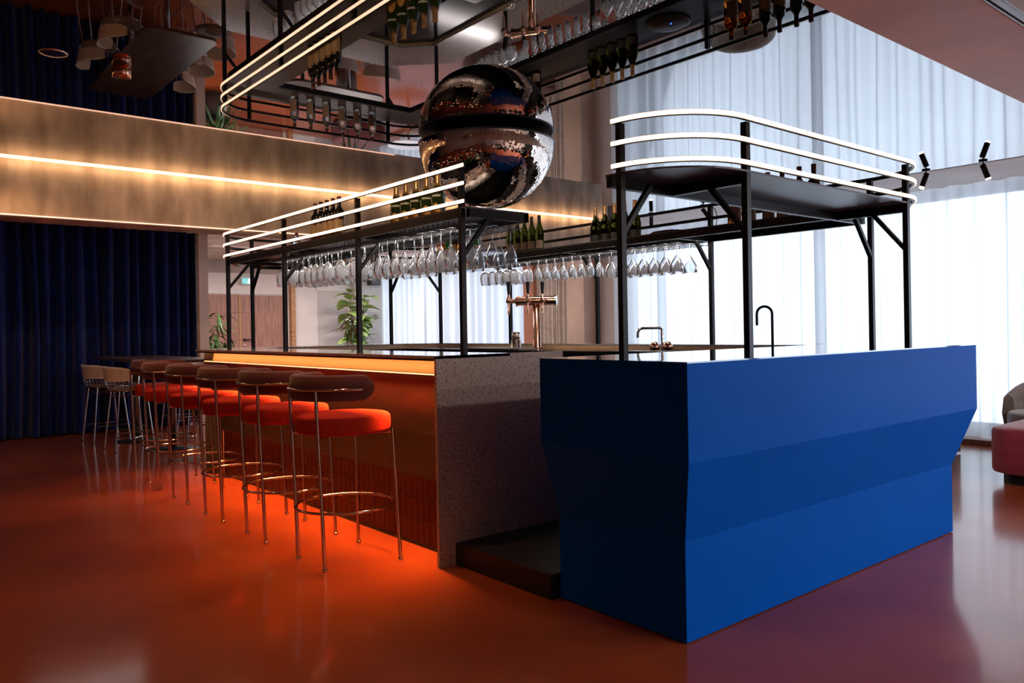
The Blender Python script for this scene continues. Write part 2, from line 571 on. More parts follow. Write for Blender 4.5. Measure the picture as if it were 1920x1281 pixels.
# ------------------------------------------------------------------ setting
MZ = 2.642          # mirror ceiling
BY = 7.214          # face of the concrete beam
WX = 8.76          # line of the window curtains
YB = 15.2          # back wall
struct(MB().box(-5, 9.6, -5, YB + 0.3, -0.12, 0).build('floor', M['floor']))
struct(MB().box(-5, 7.73, 1.225, BY, MZ, MZ + 0.03).build('ceiling', M['mirror']))
struct(MB().box(-5, 7.73, BY + 0.35, YB, MZ, MZ + 0.1).build('ceiling', M['concrete_pale']))
struct(MB().box(-5, 9.6, -5, 1.225, MZ, MZ + 0.1).build('ceiling', M['concrete_pale']))
struct(MB().box(7.73, 9.6, 1.225, YB, MZ - 0.004, MZ + 0.1).build('trim_1', M['plaster']))
struct(MB().box(-5, 9.6, -5, YB + 0.3, MZ + 0.12, MZ + 0.3).build('ceiling', M['dark_ceiling']))
# concrete beams
struct(MB().box(-5, 7.55, BY, BY + 0.35, 2.178, MZ + 0.1).build('trim_2', M['concrete'], bevel=0.008))
struct(MB().box(-5, 9.6, 0.905, 1.226, 2.178, MZ + 0.1).build('trim_3', M['concrete_smooth'], bevel=0.006))
# strip lights on the far beam: cove line in the ceiling joint and thin line on its lower arris
o = empty('beam_light_strip', (0, BY, MZ), 0, 'warm light strip running along the joint of the far concrete beam and the mirror ceiling', 'light strip')
MB().box(-5, 7.45, -0.016, -0.002, -0.012, -0.002).build('diffuser', M['led_cove'], o)
o = empty('beam_light_strip', (0, BY, 2.192), 0, 'thin pinkish light line along the bottom edge of the far concrete beam', 'light strip')
MB().box(-5, 4.4, -0.008, 0.0, -0.006, 0.002).build('diffuser', M['led_thin'], o)
# track on the near beam
o = empty('ceiling_track', (0, 0.885, 2.178), 0, 'pale metal ceiling track along the near concrete beam at top right', 'track')
t = MB()
for y0, y1, z0 in ((0.0, 0.007, -0.010), (0.012, 0.032, -0.006), (0.037, 0.042, -0.010)):
    t.box(-4, 9.0, y0 - 0.035, y1 - 0.035, z0, 0.05)
t.build('rail', M['brushed_steel'], o)

# left wall, walls behind camera
struct(MB().box(-5.2, -5.0, -5, YB, 0, MZ + 0.1).build('wall_left', M['walnut_door']))
struct(MB().box(-5, 9.6, -5.2, -5, 0, MZ + 0.1).build('wall_front', M['plaster']))
# wall behind the navy curtain and its pale jamb
struct(MB().box(-5, 3.55, 11.33, 11.5, 0, MZ).build('wall_middle', M['dark_paint']))
w = struct(MB().box(3.63, 3.76, 11.12, 11.5, 0, MZ).build('trim_4', M['plaster_beige']))
struct(MB().box(3.605, 3.63, 11.10, 11.5, 0, MZ).build('trim_5', M['oak']))
struct(MB().box(3.60, 3.755, 11.5, YB, 0, MZ).build('wall_inner', M['plaster_grey']))
# back wall with doors
wb = struct(MB().box(3.7, 9.6, YB, YB + 0.2, 0, 2.41).build('wall_back', M['plaster']))
struct(MB().box(3.7, 9.6, YB - 0.03, YB + 0.2, 2.41, MZ).build('trim_6', M['concrete_pale']))
struct(MB().box(5.02, 6.70, YB - 0.03, YB, 2.005, 2.06).build('trim_7', M['plaster']))
d1 = MB().box(5.07, 6.66, YB - 0.02, YB - 0.002, 0, 2.0).build('door_1', M['plaster'])
struct(d1)
MB().box(5.09, 5.69, YB - 0.05, YB - 0.015, 0.01, 1.99).build('side_leaf', M['walnut_door'], d1)
MB().box(5.695, 5.735, YB - 0.06, YB - 0.015, 0.0, 1.99).build('door_frame', M['oak'], d1)
leafm = MB().box(5.74, 6.65, YB - 0.055, YB - 0.015, 0.01, 1.985).build('door_leaf', M['walnut_door'], d1)
h = MB()
h.lathe([(0.026, 0), (0.026, 0.012)], 14)
h.tube([(0, 0, 0.0), (0, 0, 0.05), (0.06, 0, 0.055), (0.14, 0, 0.055)], 0.011, 8)
h = h.build('door_handle', M['black_metal'], leafm)
h.rotation_euler = (PI / 2, 0, 0)
h.location = (5.79, YB - 0.055, 1.115)
k = MB().lathe([(0.024, 0), (0.024, 0.01), (0.012, 0.012)], 12).build('lock_cylinder', M['chrome'], leafm)
k.rotation_euler = (PI / 2, 0, 0)
k.location = (5.795, YB - 0.055, 1.01)
struct(MB().box(6.74, 6.83, YB - 0.12, YB - 0.0, 0, 2.41).build('trim_8', M['oak']))
d2 = struct(MB().box(7.37, 8.05, YB - 0.012, YB - 0.001, 0, 2.10).build('door_2', M['plaster_grey']))  # white recessed panel; its shading is put into the grey colour
struct(MB().box(7.33, 8.10, YB - 0.03, YB, 2.10, 2.14).build('trim_9', M['plaster']))
struct(MB().box(8.12, 8.76, YB - 0.2, YB - 0.001, 0, 2.5).build('trim_10', M['plaster_grey']))


def exit_sign(x, z, label):
    o = empty('exit_sign', (x, YB - 0.09, z), 0, label, 'sign', 'exit signs on the back wall')
    MB().box(-0.10, 0.10, -0.02, 0.085, -0.065, 0.065).build('casing', M['white_plastic'], o)
    MB().box(-0.092, 0.092, -0.024, -0.0205, -0.057, 0.057).build('sign_face', M['sign_teal'], o)
    f = MB().box(0.02, 0.07, -0.027, -0.0245, -0.045, 0.045)
    # running figure with arrow
    f.bar((-0.03, -0.026, 0.015), (-0.012, -0.026, -0.01), 0.003, 0.016, (0, 1, 0))
    f.bar((-0.012, -0.026, -0.01), (-0.035, -0.026, -0.035), 0.003, 0.010, (0, 1, 0))
    f.bar((-0.012, -0.026, -0.01), (0.006, -0.026, -0.036), 0.003, 0.010, (0, 1, 0))
    f.box(-0.034, -0.020, -0.027, -0.0245, 0.020, 0.034)
    f.box(-0.080, -0.052, -0.027, -0.0245, -0.006, 0.006)
    f.build('pictogram', M['sign_white'], o)


exit_sign(5.84, 2.255, 'small illuminated exit sign above the walnut door')
exit_sign(7.97, 2.31, 'small illuminated exit sign above the grey recess, behind the hanging glasses')
o = empty('thermostat', (8.62, YB - 0.21, 1.55), 0, 'round dark control knob on the grey wall beside the fig', 'thermostat')
q = MB().lathe([(0.05, 0), (0.05, 0.02), (0.04, 0.03)], 16).build('dial', M['foil_grey'], o)
q.rotation_euler = (PI / 2, 0, 0)

# window wall: piers, panes, frames
struct(MB().box(9.15, 9.6, -5, 15.5, 0, 0.10).build('trim_11', M['concrete_pale']))
struct(MB().box(8.55, 9.0, -4.9, YB - 0.25, 0.0, 0.055).build('trim_12', M['walnut_door']))
yy = -4.9
k = 1
while yy < 15:
    wn = MB().box(9.15, 9.21, yy, yy + 0.06, 0.10, MZ).box(9.15, 9.21, yy + 2.44, yy + 2.50, 0.10, MZ) \
        .box(9.15, 9.21, yy + 0.06, yy + 2.44, 0.10, 0.16).box(9.15, 9.21, yy + 0.06, yy + 2.44, MZ - 0.08, MZ - 0.006).build('window_%d' % k, M['black_metal'])
    struct(wn)
    MB().box(9.175, 9.185, yy + 0.06, yy + 2.44, 0.16, MZ - 0.08).build('pane', M['pane'], wn)
    yy += 2.5
    k += 1
# concrete column, pale pier, terracotta pier between the curtains
struct(MB().box(8.36, 9.1, 8.40, 8.76, 0, MZ).build('trim_13', M['concrete_smooth'], bevel=0.006))
struct(MB().box(8.60, 9.1, 8.02, 8.40, 0, MZ).build('trim_14', M['plaster']))
struct(MB().box(8.58, 9.1, 9.80, 10.05, 0, MZ).build('trim_15', M['terracotta']))


# ------------------------------------------------------------------ curtains
def curtain(name, mat, p, q, z0, z1, fold, amp, seed, label, cat='curtain', group=None, taper=0.35, nz=10, irr=0.35):
    rnd = random.Random(seed)
    p, q = Vector((*p[:2], 0)), Vector((*q[:2], 0))
    L = (q - p).length
    d = (q - p) / L
    nrm = Vector((-d.y, d.x, 0))
    ph, x, xs = 0.0, 0.0, []
    step = fold / 9
    f = fold
    while x < L:
        xs.append((x, ph))
        ph += 2 * PI * step / f
        x += step
        if int(ph / (2 * PI)) != int((ph - 2 * PI * step / f) / (2 * PI)):
            f = fold * (1 + rnd.uniform(-irr, irr))
    xs.append((L, ph))
    am = {}
    mb = MB()
    v, fc = [], []
    for i, (x, ph) in enumerate(xs):
        kf = int(ph / (2 * PI))
        if kf not in am: am[kf] = (amp * rnd.uniform(0.6, 1.35), rnd.uniform(-0.03, 0.03))
        a = am[kf]
        for j in range(nz + 1):
            t = j / nz
            zz = z0 + (z1 - z0) * t
            s = math.sin(ph + 0.55 * math.sin(2 * ph)) * a[0] * (1.0 - taper * t)
            sh = a[1] * math.sin(PI * t) + 0.012 * math.sin(kf * 1.7 + 3 * t)
            pt = p + d * max(0, min(L, x + sh * math.sin(PI * x / L))) + nrm * s
            v.append((pt.x, pt.y, zz))
    n = nz + 1
    for i in range(len(xs) - 1):
        for j in range(nz):
            fc.append((i * n + j, (i + 1) * n + j, (i + 1) * n + j + 1, i * n + j + 1))
    mb.add(v, fc, True)
    o = mb.build(name, mat)
    return tag(o, label, cat, group)


curtain('curtain', M['navy'], (-5, 11.2), (-0.9, 11.2), 0.02, MZ - 0.01, 0.30, 0.075, 2, 'navy velvet curtain at the far left edge, in the darkest corner', group='navy curtains')
curtain('curtain', M['navy'], (-0.9, 11.2), (3.60, 11.2), 0.02, MZ - 0.01, 0.165, 0.085, 3, 'navy velvet curtain in deep folds behind the high table', group='navy curtains')
G = 'sheer window curtains'
curtain('sheer_curtain', M['sheer'], (WX, 0.62), (WX, 8.0), 0.06, MZ - 0.01, 0.25, 0.058, 12, 'broad white sheer curtain from the concrete column to the right edge, behind the blue counter', group=G)
curtain('sheer_curtain', M['sheer'], (WX, 10.02), (WX, 15.0), 0.06, MZ - 0.01, 0.24, 0.055, 15, 'white sheer curtain at the far end of the windows, behind the copper tap tower', group=G)
curtain('beige_curtain', M['beige_cloth'], (8.70, 8.85), (8.70, 9.80), 0.06, MZ - 0.01, 0.10, 0.05, 16, 'beige opaque curtain gathered between terracotta pier and concrete column')


# ------------------------------------------------------------------ the bar counter
bar = empty('bar_counter', (0, 0, 0), 0, 'U-shaped bar with terrazzo end panel, red tiled foot and glowing orange lip', 'bar counter')
X0, Y0, YE, H = 2.3037, 3.40, 7.18, 1.10
top = [(X0, Y0), (2.80, Y0), (2.80, 6.86), (3.02, 7.06), (4.40, 7.06), (4.64, 6.82), (4.64, 2.66), (5.10, 2.66), (5.10, 7.14), (4.56, 7.66), (2.80, 7.66), (X0, YE)]
MB().prism(top, H - 0.016, H).build('counter_top', M['terrazzo_top'], bar, bevel=0.001)
# black shadow gap profile under the top
gap = [(X0 + 0.012, Y0 + 0.02), (2.79, Y0 + 0.02), (2.79, 6.86), (3.01, 7.07), (4.41, 7.07), (4.65, 6.83), (4.65, 2.67), (5.09, 2.67), (5.09, 7.13), (4.55, 7.64), (2.81, 7.64), (X0 + 0.012, YE - 0.02)]
MB().prism(gap, H - 0.028, H - 0.016).build('shadow_gap', M['black'], bar)
# lit recess and the ledge under it
MB().add([(2.415, Y0 + 0.02, 1.072), (2.415, 7.02, 1.072), (2.40, 7.02, 1.0), (2.40, Y0 + 0.02, 1.0)], [(0, 1, 2, 3)]).add(
    [(2.415, 7.02, 1.072), (2.55, 7.2, 1.072), (2.54, 7.2, 1.0), (2.40, 7.02, 1.0)], [(0, 1, 2, 3)]).build('lit_recess', M['recess'], bar)
MB().box(2.345, 2.47, Y0 + 0.02, 7.02, 0.994, 1.001).build('ledge', M['copper_panel'], bar)
MB().box(2.334, 2.345, Y0 + 0.02, 7.04, 0.996, 1.002).build('light_strip', M['led_orange'], bar)
# copper front panels (vertical joints), leaning back to the tiles
zt = 0.398
ys = [Y0 + 0.02, 4.14, 4.87, 5.60, 6.33, 7.0]
for a, b in zip(ys[:-1], ys[1:]):
    f0, f1 = (2.352, 0.994), (2.470, zt)
    MB().add([(f0[0], a + 0.001, f0[1]), (f0[0], b - 0.001, f0[1]), (f1[0], b - 0.001, f1[1]), (f1[0], a + 0.001, f1[1]),
              (f0[0] + 0.01, a + 0.001, f0[1]), (f0[0] + 0.01, b - 0.001, f0[1]), (f1[0] + 0.01, b - 0.001, f1[1]), (f1[0] + 0.01, a + 0.001, f1[1])],
             [(0, 1, 2, 3), (7, 6, 5, 4), (0, 4, 5, 1), (3, 2, 6, 7), (0, 3, 7, 4), (1, 5, 6, 2)]).build('front_panel', M['copper_panel'], bar)
# grout bed with separate glazed tiles
MB().box(2.474, 2.49, Y0 + 0.02, 7.0, 0.012, zt).build('grout_bed', M['grout'], bar)
MB().box(2.464, 2.49, Y0 + 0.02, 7.0, 0.0, 0.012).build('floor_profile', M['black_metal'], bar)
tw, rows = 0.0623, 3
rh = (zt - 0.014) / rows
tm = MB().box(0, 0.008, 0.0023, tw - 0.0023, 0.0022, rh - 0.0022).mesh('tile', M['tile'])
for r in range(rows):
    for c in range(int((7.0 - Y0 - 0.02) / tw)):
        o = bpy.data.objects.new('tile', tm)
        o.parent = bar
        o.location = (2.4685 + random.uniform(-0.0008, 0.0008), Y0 + 0.021 + c * tw, 0.013 + r * rh)
        o.rotation_euler = (0, random.uniform(-0.004, 0.004), random.uniform(-0.006, 0.006))
        COL.objects.link(o)
# terrazzo end panel (notched over the platform)
XP = 2.4066
ep = [(X0, 0.0), (XP, 0.0), (XP, 0.1158), (3.20, 0.1158), (3.20, H - 0.0005), (X0, H - 0.0005)]
v = [(x, Y0, z) for x, z in ep] + [(x, Y0 + 0.02, z) for x, z in ep]
MB().add(v, [(0, 1, 2, 5), (2, 3, 4, 5), (11, 8, 7, 6), (11, 10, 9, 8)] + [(i, i + 6, (i + 1) % 6 + 6, (i + 1) % 6) for i in range(6)]).build('end_panel', M['terrazzo'], bar)
# bodies of the counters, wood upstands towards the bartender, lower worktops
MB().box(2.49, 3.17, Y0 + 0.021, 6.6, 0.1165, 1.01).box(4.19, 4.63, 2.74, 6.9, 0.1165, 1.02).build('cabinet_body', M['black'], bar)
MB().prism([(4.66, 2.68), (5.06, 2.68), (5.06, 7.10), (4.53, 7.60), (2.84, 7.60), (2.36, 7.12), (2.5, 7.0), (2.80, 6.88), (3.01, 7.08), (4.41, 7.08), (4.66, 6.84)], 0.0, H - 0.029).build('outer_body', M['dark_paint'], bar)
up = [(2.795, Y0 + 0.021), (2.795, 6.862), (3.018, 7.065), (4.402, 7.065), (4.645, 6.822), (4.645, 2.68)]
MB().sweep(up, 0.0, 0.012, 1.00, H - 0.0165).build('wooden_upstand', M['oak_light'], bar)
MB().box(2.803, 3.195, Y0 + 0.021, 6.62, 1.012, 1.042).build('worktop', M['brushed_steel'], bar)
MB().box(4.16, 4.637, 2.70, 6.62, 1.022, 1.060).prism([(2.90, 6.62), (4.637, 6.62), (4.637, 6.81), (4.39, 7.055), (3.03, 7.055), (2.83, 6.86)], 1.022, 1.060).build('worktop', M['black_gloss'], bar)

platform = MB().prism([(XP, 2.66), (4.655, 2.66), (4.655, 6.8), (2.60, 6.8), (2.60, Y0 + 0.03), (XP, Y0 + 0.03)], 0.0, 0.1155).build('bar_platform', M['black'])
tag(platform, 'low black raised floor filling the gap between terrazzo bar end and blue counter', 'platform')

# ------------------------------------------------------------------ blue counter
bc = empty('blue_counter', (0, 0, 0), 0, 'faceted royal blue lacquered counter with a pinched waist in the foreground', 'counter')
bx0, bx1, by0, by1, dd = 2.3512, 5.0384, 1.8338, 2.6502, 0.104
z2, z3 = 0.7236, 0.3969


def ringv(d, z): return [(bx0 + d, by0 + d, z), (bx1 - d, by0 + d, z), (bx1 - d, by1, z), (bx0 + d, by1, z)]


v = ringv(0, H) + ringv(0, z2) + ringv(dd, z3) + ringv(dd, 0.004)
f = []
for i in range(3):
    for j in range(4):
        j2 = (j + 1) % 4
        f.append((i * 4 + j, (i + 1) * 4 + j, (i + 1) * 4 + j2, i * 4 + j2))
f.append((15, 14, 13, 12))
bodyv = MB().add([(x, y, min(z, H - 0.006)) for x, y, z in v], f)
bodyv.build('body', M['blue'], bc, bevel=0.002)
MB().prism([(bx0, by0), (bx1, by0), (bx1, by1), (bx0, by1)], H - 0.006, H).build('counter_top', M['blue_top'], bc, bevel=0.0012)
MB().box(bx0 + dd + 0.01, bx1 - dd - 0.01, by0 + dd + 0.01, by1 - 0.01, 0, 0.004).build('plinth', M['black'], bc)


# ------------------------------------------------------------------ overhead rack
rack = empty('overhead_rack', (0, 0, 0), 0, 'black steel overhead rack on posts ringing the bar, with three glowing rails', 'rack')
RX0, RX1, RY0, RY1, RR = 2.445, 4.712, 1.893, 7.14, 0.385
path = [(RX0, 3.325)] + [(RX0, RY1 - RR)] + arc(RX0 + RR, RY1 - RR, RR, 180, 90, 12)[1:] + arc(RX1 - RR, RY1 - RR, RR, 90, 0, 12) \
    + arc(RX1 - RR, RY0 + RR, RR, 0, -90, 12) + arc(RX0 + RR, RY0 + RR, RR, -90, -180, 12)
RZ = (1.905, 1.999, 2.093)
for z in RZ:
    rl = MB().sweep(path, -0.006, 0.014, z - 0.011, z + 0.011).build('rail', M['black_metal'], rack)
    MB().sweep(path, 0.004, 0.007, z - 0.0085, z + 0.0085).build('light_strip', M['led_white'], rl)
posts = [(2.475, 3.391, 0), (2.475, 4.517, 0), (2.475, 5.650, 0), (2.475, 6.817, 0), (2.80, 7.105, 3), (4.262, 7.105, 3),
         (4.677, 6.806, 2), (4.677, 5.667, 2), (4.677, 4.543, 2), (4.677, 3.420, 2), (4.677, 2.271, 2), (4.37, 1.927, 1), (2.885, 1.927, 1), (2.472, 2.255, 0)]
IN = {0: (1, 0), 1: (0, 1), 2: (-1, 0), 3: (0, -1)}
pm = MB().box(-0.014, 0.014, -0.014, 0.014, H, 2.084).mesh('post', M['black_metal'])
bms = {}
for k_, (ix, iy) in IN.items():
    bms[k_] = MB().bar((ix * 0.008, iy * 0.008, 1.63), (ix * 0.187, iy * 0.187, 1.843), 0.024, 0.02).mesh('brace', M['black_metal'])
for x, y, kd in posts:
    p = bpy.data.objects.new('post', pm)
    p.location = (x, y, 0)
    p.parent = rack
    COL.objects.link(p)
    b = bpy.data.objects.new('brace', bms[kd])
    b.parent = p
    COL.objects.link(b)
# trays
TZ0, TZ1 = 1.873, 1.881


def tray(poly, beams):
    o = MB().prism(poly, TZ0, TZ1).build('shelf_tray', M['black_plate'], rack)
    b = MB()
    for a, c in beams:
        b.bar((*a, 1.8495), (*c, 1.8495), 0.03, 0.045)
    b.build('tray_frame', M['black_metal'], o)


tray([(2.463, 3.34), (2.90, 3.34), (2.90, 6.69), (2.463, 6.69)],
     [((2.885, 3.34), (2.885, 6.69)), ((2.477, 3.41), (2.477, 6.69)), ((2.49, 3.355), (2.90, 3.355)), ((2.49, 4.517), (2.87, 4.517)), ((2.49, 5.65), (2.87, 5.65))])
o1 = [(2.463, 6.69), (4.693, 6.69)] + arc(4.693 - 0.365, 7.12 - 0.365, 0.365, 0, 90, 8) + arc(2.463 + 0.365, 7.12 - 0.365, 0.365, 90, 180, 8)
tray(o1, [((2.48, 6.705), (4.675, 6.705)), ((2.80, 6.72), (2.80, 7.09)), ((4.262, 6.72), (4.262, 7.09)), ((2.80, 7.10), (4.262, 7.10)), ((2.477, 6.72), (2.63, 6.97))])
tray([(4.275, 2.335), (4.693, 2.335), (4.693, 6.69), (4.275, 6.69)],
     [((4.29, 2.335), (4.29, 6.69)), ((4.675, 2.36), (4.675, 6.67)), ((4.305, 3.42), (4.665, 3.42)), ((4.305, 4.543), (4.665, 4.543)), ((4.305, 5.667), (4.665, 5.667))])
o2 = arc(2.463 + 0.365, 1.912 + 0.365, 0.365, 180, 270, 8) + arc(4.693 - 0.365, 1.912 + 0.365, 0.365, 270, 360, 8) + [(4.693, 2.335), (2.463, 2.335)]
tray(o2, [((2.47, 2.32), (4.68, 2.32)), ((2.885, 1.94), (2.885, 2.305)), ((4.37, 1.94), (4.37, 2.305))])


# wire glass hangers: pairs of wires across the tray with turned-up ends
def hanger_mesh(w):
    m = MB()
    for s in (-0.024, 0.024):
        m.tube([(0, s, 0.05), (0, s, 0.0), (w, s, 0.0), (w, s, 0.05)], 0.0028, 6)
    return m.mesh('glass_hanger', M['black_metal'])


hm_l, hm_r = hanger_mesh(0.46), hanger_mesh(0.42)
HZ = 1.803
KL, KR = 1.010, 1.017   # spacing of left and right rows
left_rows = [3.42 + 0.098 * i for i in range(28)]
right_rows = [3.42 + 0.10 * i for i in range(23)]
for y in left_rows:
    if y > 6.15: continue
    o = bpy.data.objects.new('glass_hanger', hm_l)
    o.location = (2.485, y * KL, HZ)
    o.parent = rack
    COL.objects.link(o)
for y in right_rows:
    o = bpy.data.objects.new('glass_hanger', hm_r)
    o.location = (4.27, y * KR, HZ)
    o.parent = rack
    COL.objects.link(o)
# small lamp under the far end of the left tray
lm = MB().lathe([(0.03, 0), (0.03, -0.05), (0.024, -0.052)], 14).build('tray_lamp', M['black_metal'], rack, (2.75, 6.1, 1.873))
MB().lathe([(0.022, 0), (0.022, -0.004)], 12).build('lamp_lens', M['lamp'], lm, (0, 0, -0.052))


# ------------------------------------------------------------------ glasses
def glass_proto(kind, name):
    """upside-down hanging stemware, foot at z=0, bowl below"""
    if kind == 'ribbed':
        out = [(0.004, -0.085), (0.018, -0.092), (0.034, -0.112), (0.0405, -0.140), (0.039, -0.175), (0.034, -0.215)]
        mod = lambda t, z: 1 + (0.035 * math.cos(14 * t) if z < -0.095 else 0)
        n = 56
    elif kind == 'wine':
        out = [(0.004, -0.095), (0.012, -0.104), (0.026, -0.135), (0.037, -0.165), (0.038, -0.185), (0.031, -0.228)]
        mod, n = None, 20
    elif kind == 'balloon':
        out = [(0.004, -0.060), (0.024, -0.066), (0.044, -0.086), (0.050, -0.115), (0.047, -0.150), (0.042, -0.182)]
        mod, n = None, 20
    elif kind == 'tulip':
        out = [(0.003, -0.070), (0.012, -0.080), (0.024, -0.102), (0.029, -0.120), (0.024, -0.170)]
        mod, n = None, 16
    else:
        out = [(0.003, -0.085), (0.010, -0.092), (0.030, -0.125), (0.046, -0.150), (0.050, -0.200)]
        mod, n = None, 18
    th = 0.0014
    prof = out + [(r - th, z) for r, z in out[::-1][:-1]] + [(0.0015, out[0][1] - 0.006)]
    root = empty(name, (0, 0, 0))
    b = MB()
    b.lathe(prof, n, mod=mod)
    b.build('bowl', M['cut_glass' if kind in ('ribbed', 'balloon') else 'glass'], root)
    MB().lathe([(0.0036, -0.0025), (0.0034, out[0][1] * 0.5), (0.0042, out[0][1] - 0.0005)], 8).build('stem', M['glass'], root)
    MB().lathe([(0.034, -0.0022), (0.035, -0.0008), (0.030, 0.0006), (0.004, 0.0016)], 18).build('foot', M['glass'], root)
    return root


GZ = HZ + 0.006


NTH = ['nearest', 'second', 'third', 'fourth', 'fifth', 'sixth', 'seventh', 'eighth', 'ninth', 'tenth', 'eleventh', 'twelfth', 'thirteenth', 'fourteenth']


def rank(spots, what, rows):
    xs = sorted(set(x for x, y in spots))

    def f(i, x, y):
        col_ = sorted(yy for xx, yy in spots if xx == x)
        return '%s %s glass from near end, %s row under %s' % (NTH[col_.index(y)], what, rows[0][xs.index(x)], rows[1])
    return f


def hang(kind, name, spots, label, group):
    proto = None
    for i, (x, y) in enumerate(spots):
        if proto is None:
            proto = o = glass_proto(kind, name)
        else:
            o = copy_tree(proto)
        kk = KR if x > 3.5 else KL
        o.location = (x * kk, y * kk, GZ)
        o.rotation_euler = (0, 0, random.uniform(0, 6))
        tag(o, label if isinstance(label, str) else label(i, x, y), 'glass', group)


ly = [y for y in left_rows if y <= 6.0]
mid = lambda ys: [(a + b) / 2 for a, b in zip(ys[:-1], ys[1:])]
ml = ly
rib = [(x, y) for y in ml if 4.62 < y < 5.9 for x in (2.55, 2.68, 2.80)]
win = [(x, y) for y in ml if y < 4.62 for x in (2.56, 2.70, 2.83)]
rib = [s for i, s in enumerate(rib) if i % 2 == 0 or s[1] > 5.1]
win = [s for i, s in enumerate(win) if i % 5 != 3]
clear = lambda s_: not (s_[0] < 2.75 and min(abs(s_[1] * KL - 5.65), abs(s_[1] * KL - 4.517)) < 0.065)   # keep off the braces
rib, win = [s_ for s_ in rib if clear(s_)], [s_ for s_ in win if clear(s_)]
hang('ribbed', 'ribbed_wine_glass', rib, rank(rib, 'ribbed', (('outer', 'middle', 'inner'), 'left tray')), 'ribbed glasses under the left tray')
hang('wine', 'wine_glass', win, rank(win, 'smooth wine', (('outer', 'middle', 'inner'), 'left tray')), 'smooth wine glasses under the left tray')
mr = right_rows
bal = [(x, y) for y in mr if 5.05 < y < 5.65 for x in (4.28, 4.42)][:9]
tul = [(x, y) for y in mr if 4.18 < y < 4.95 for x in (4.27, 4.37, 4.48)]
mar = [(x, y) for y in mr if 3.38 < y < 4.10 for x in (4.29, 4.44)]
hang('balloon', 'balloon_glass', bal, rank(bal, 'round', (('bartender-side', 'window-side'), 'right tray')), 'round-bowled glasses under the right tray')
hang('tulip', 'tulip_glass', tul, rank(tul, 'tulip', (('bartender-side', 'middle', 'window-side'), 'right tray')), 'tulip glasses under the right tray')
hang('martini', 'cocktail_glass', mar, rank(mar, 'conical cocktail', (('bartender-side', 'window-side'), 'right tray')), 'cocktail glasses under the right tray')


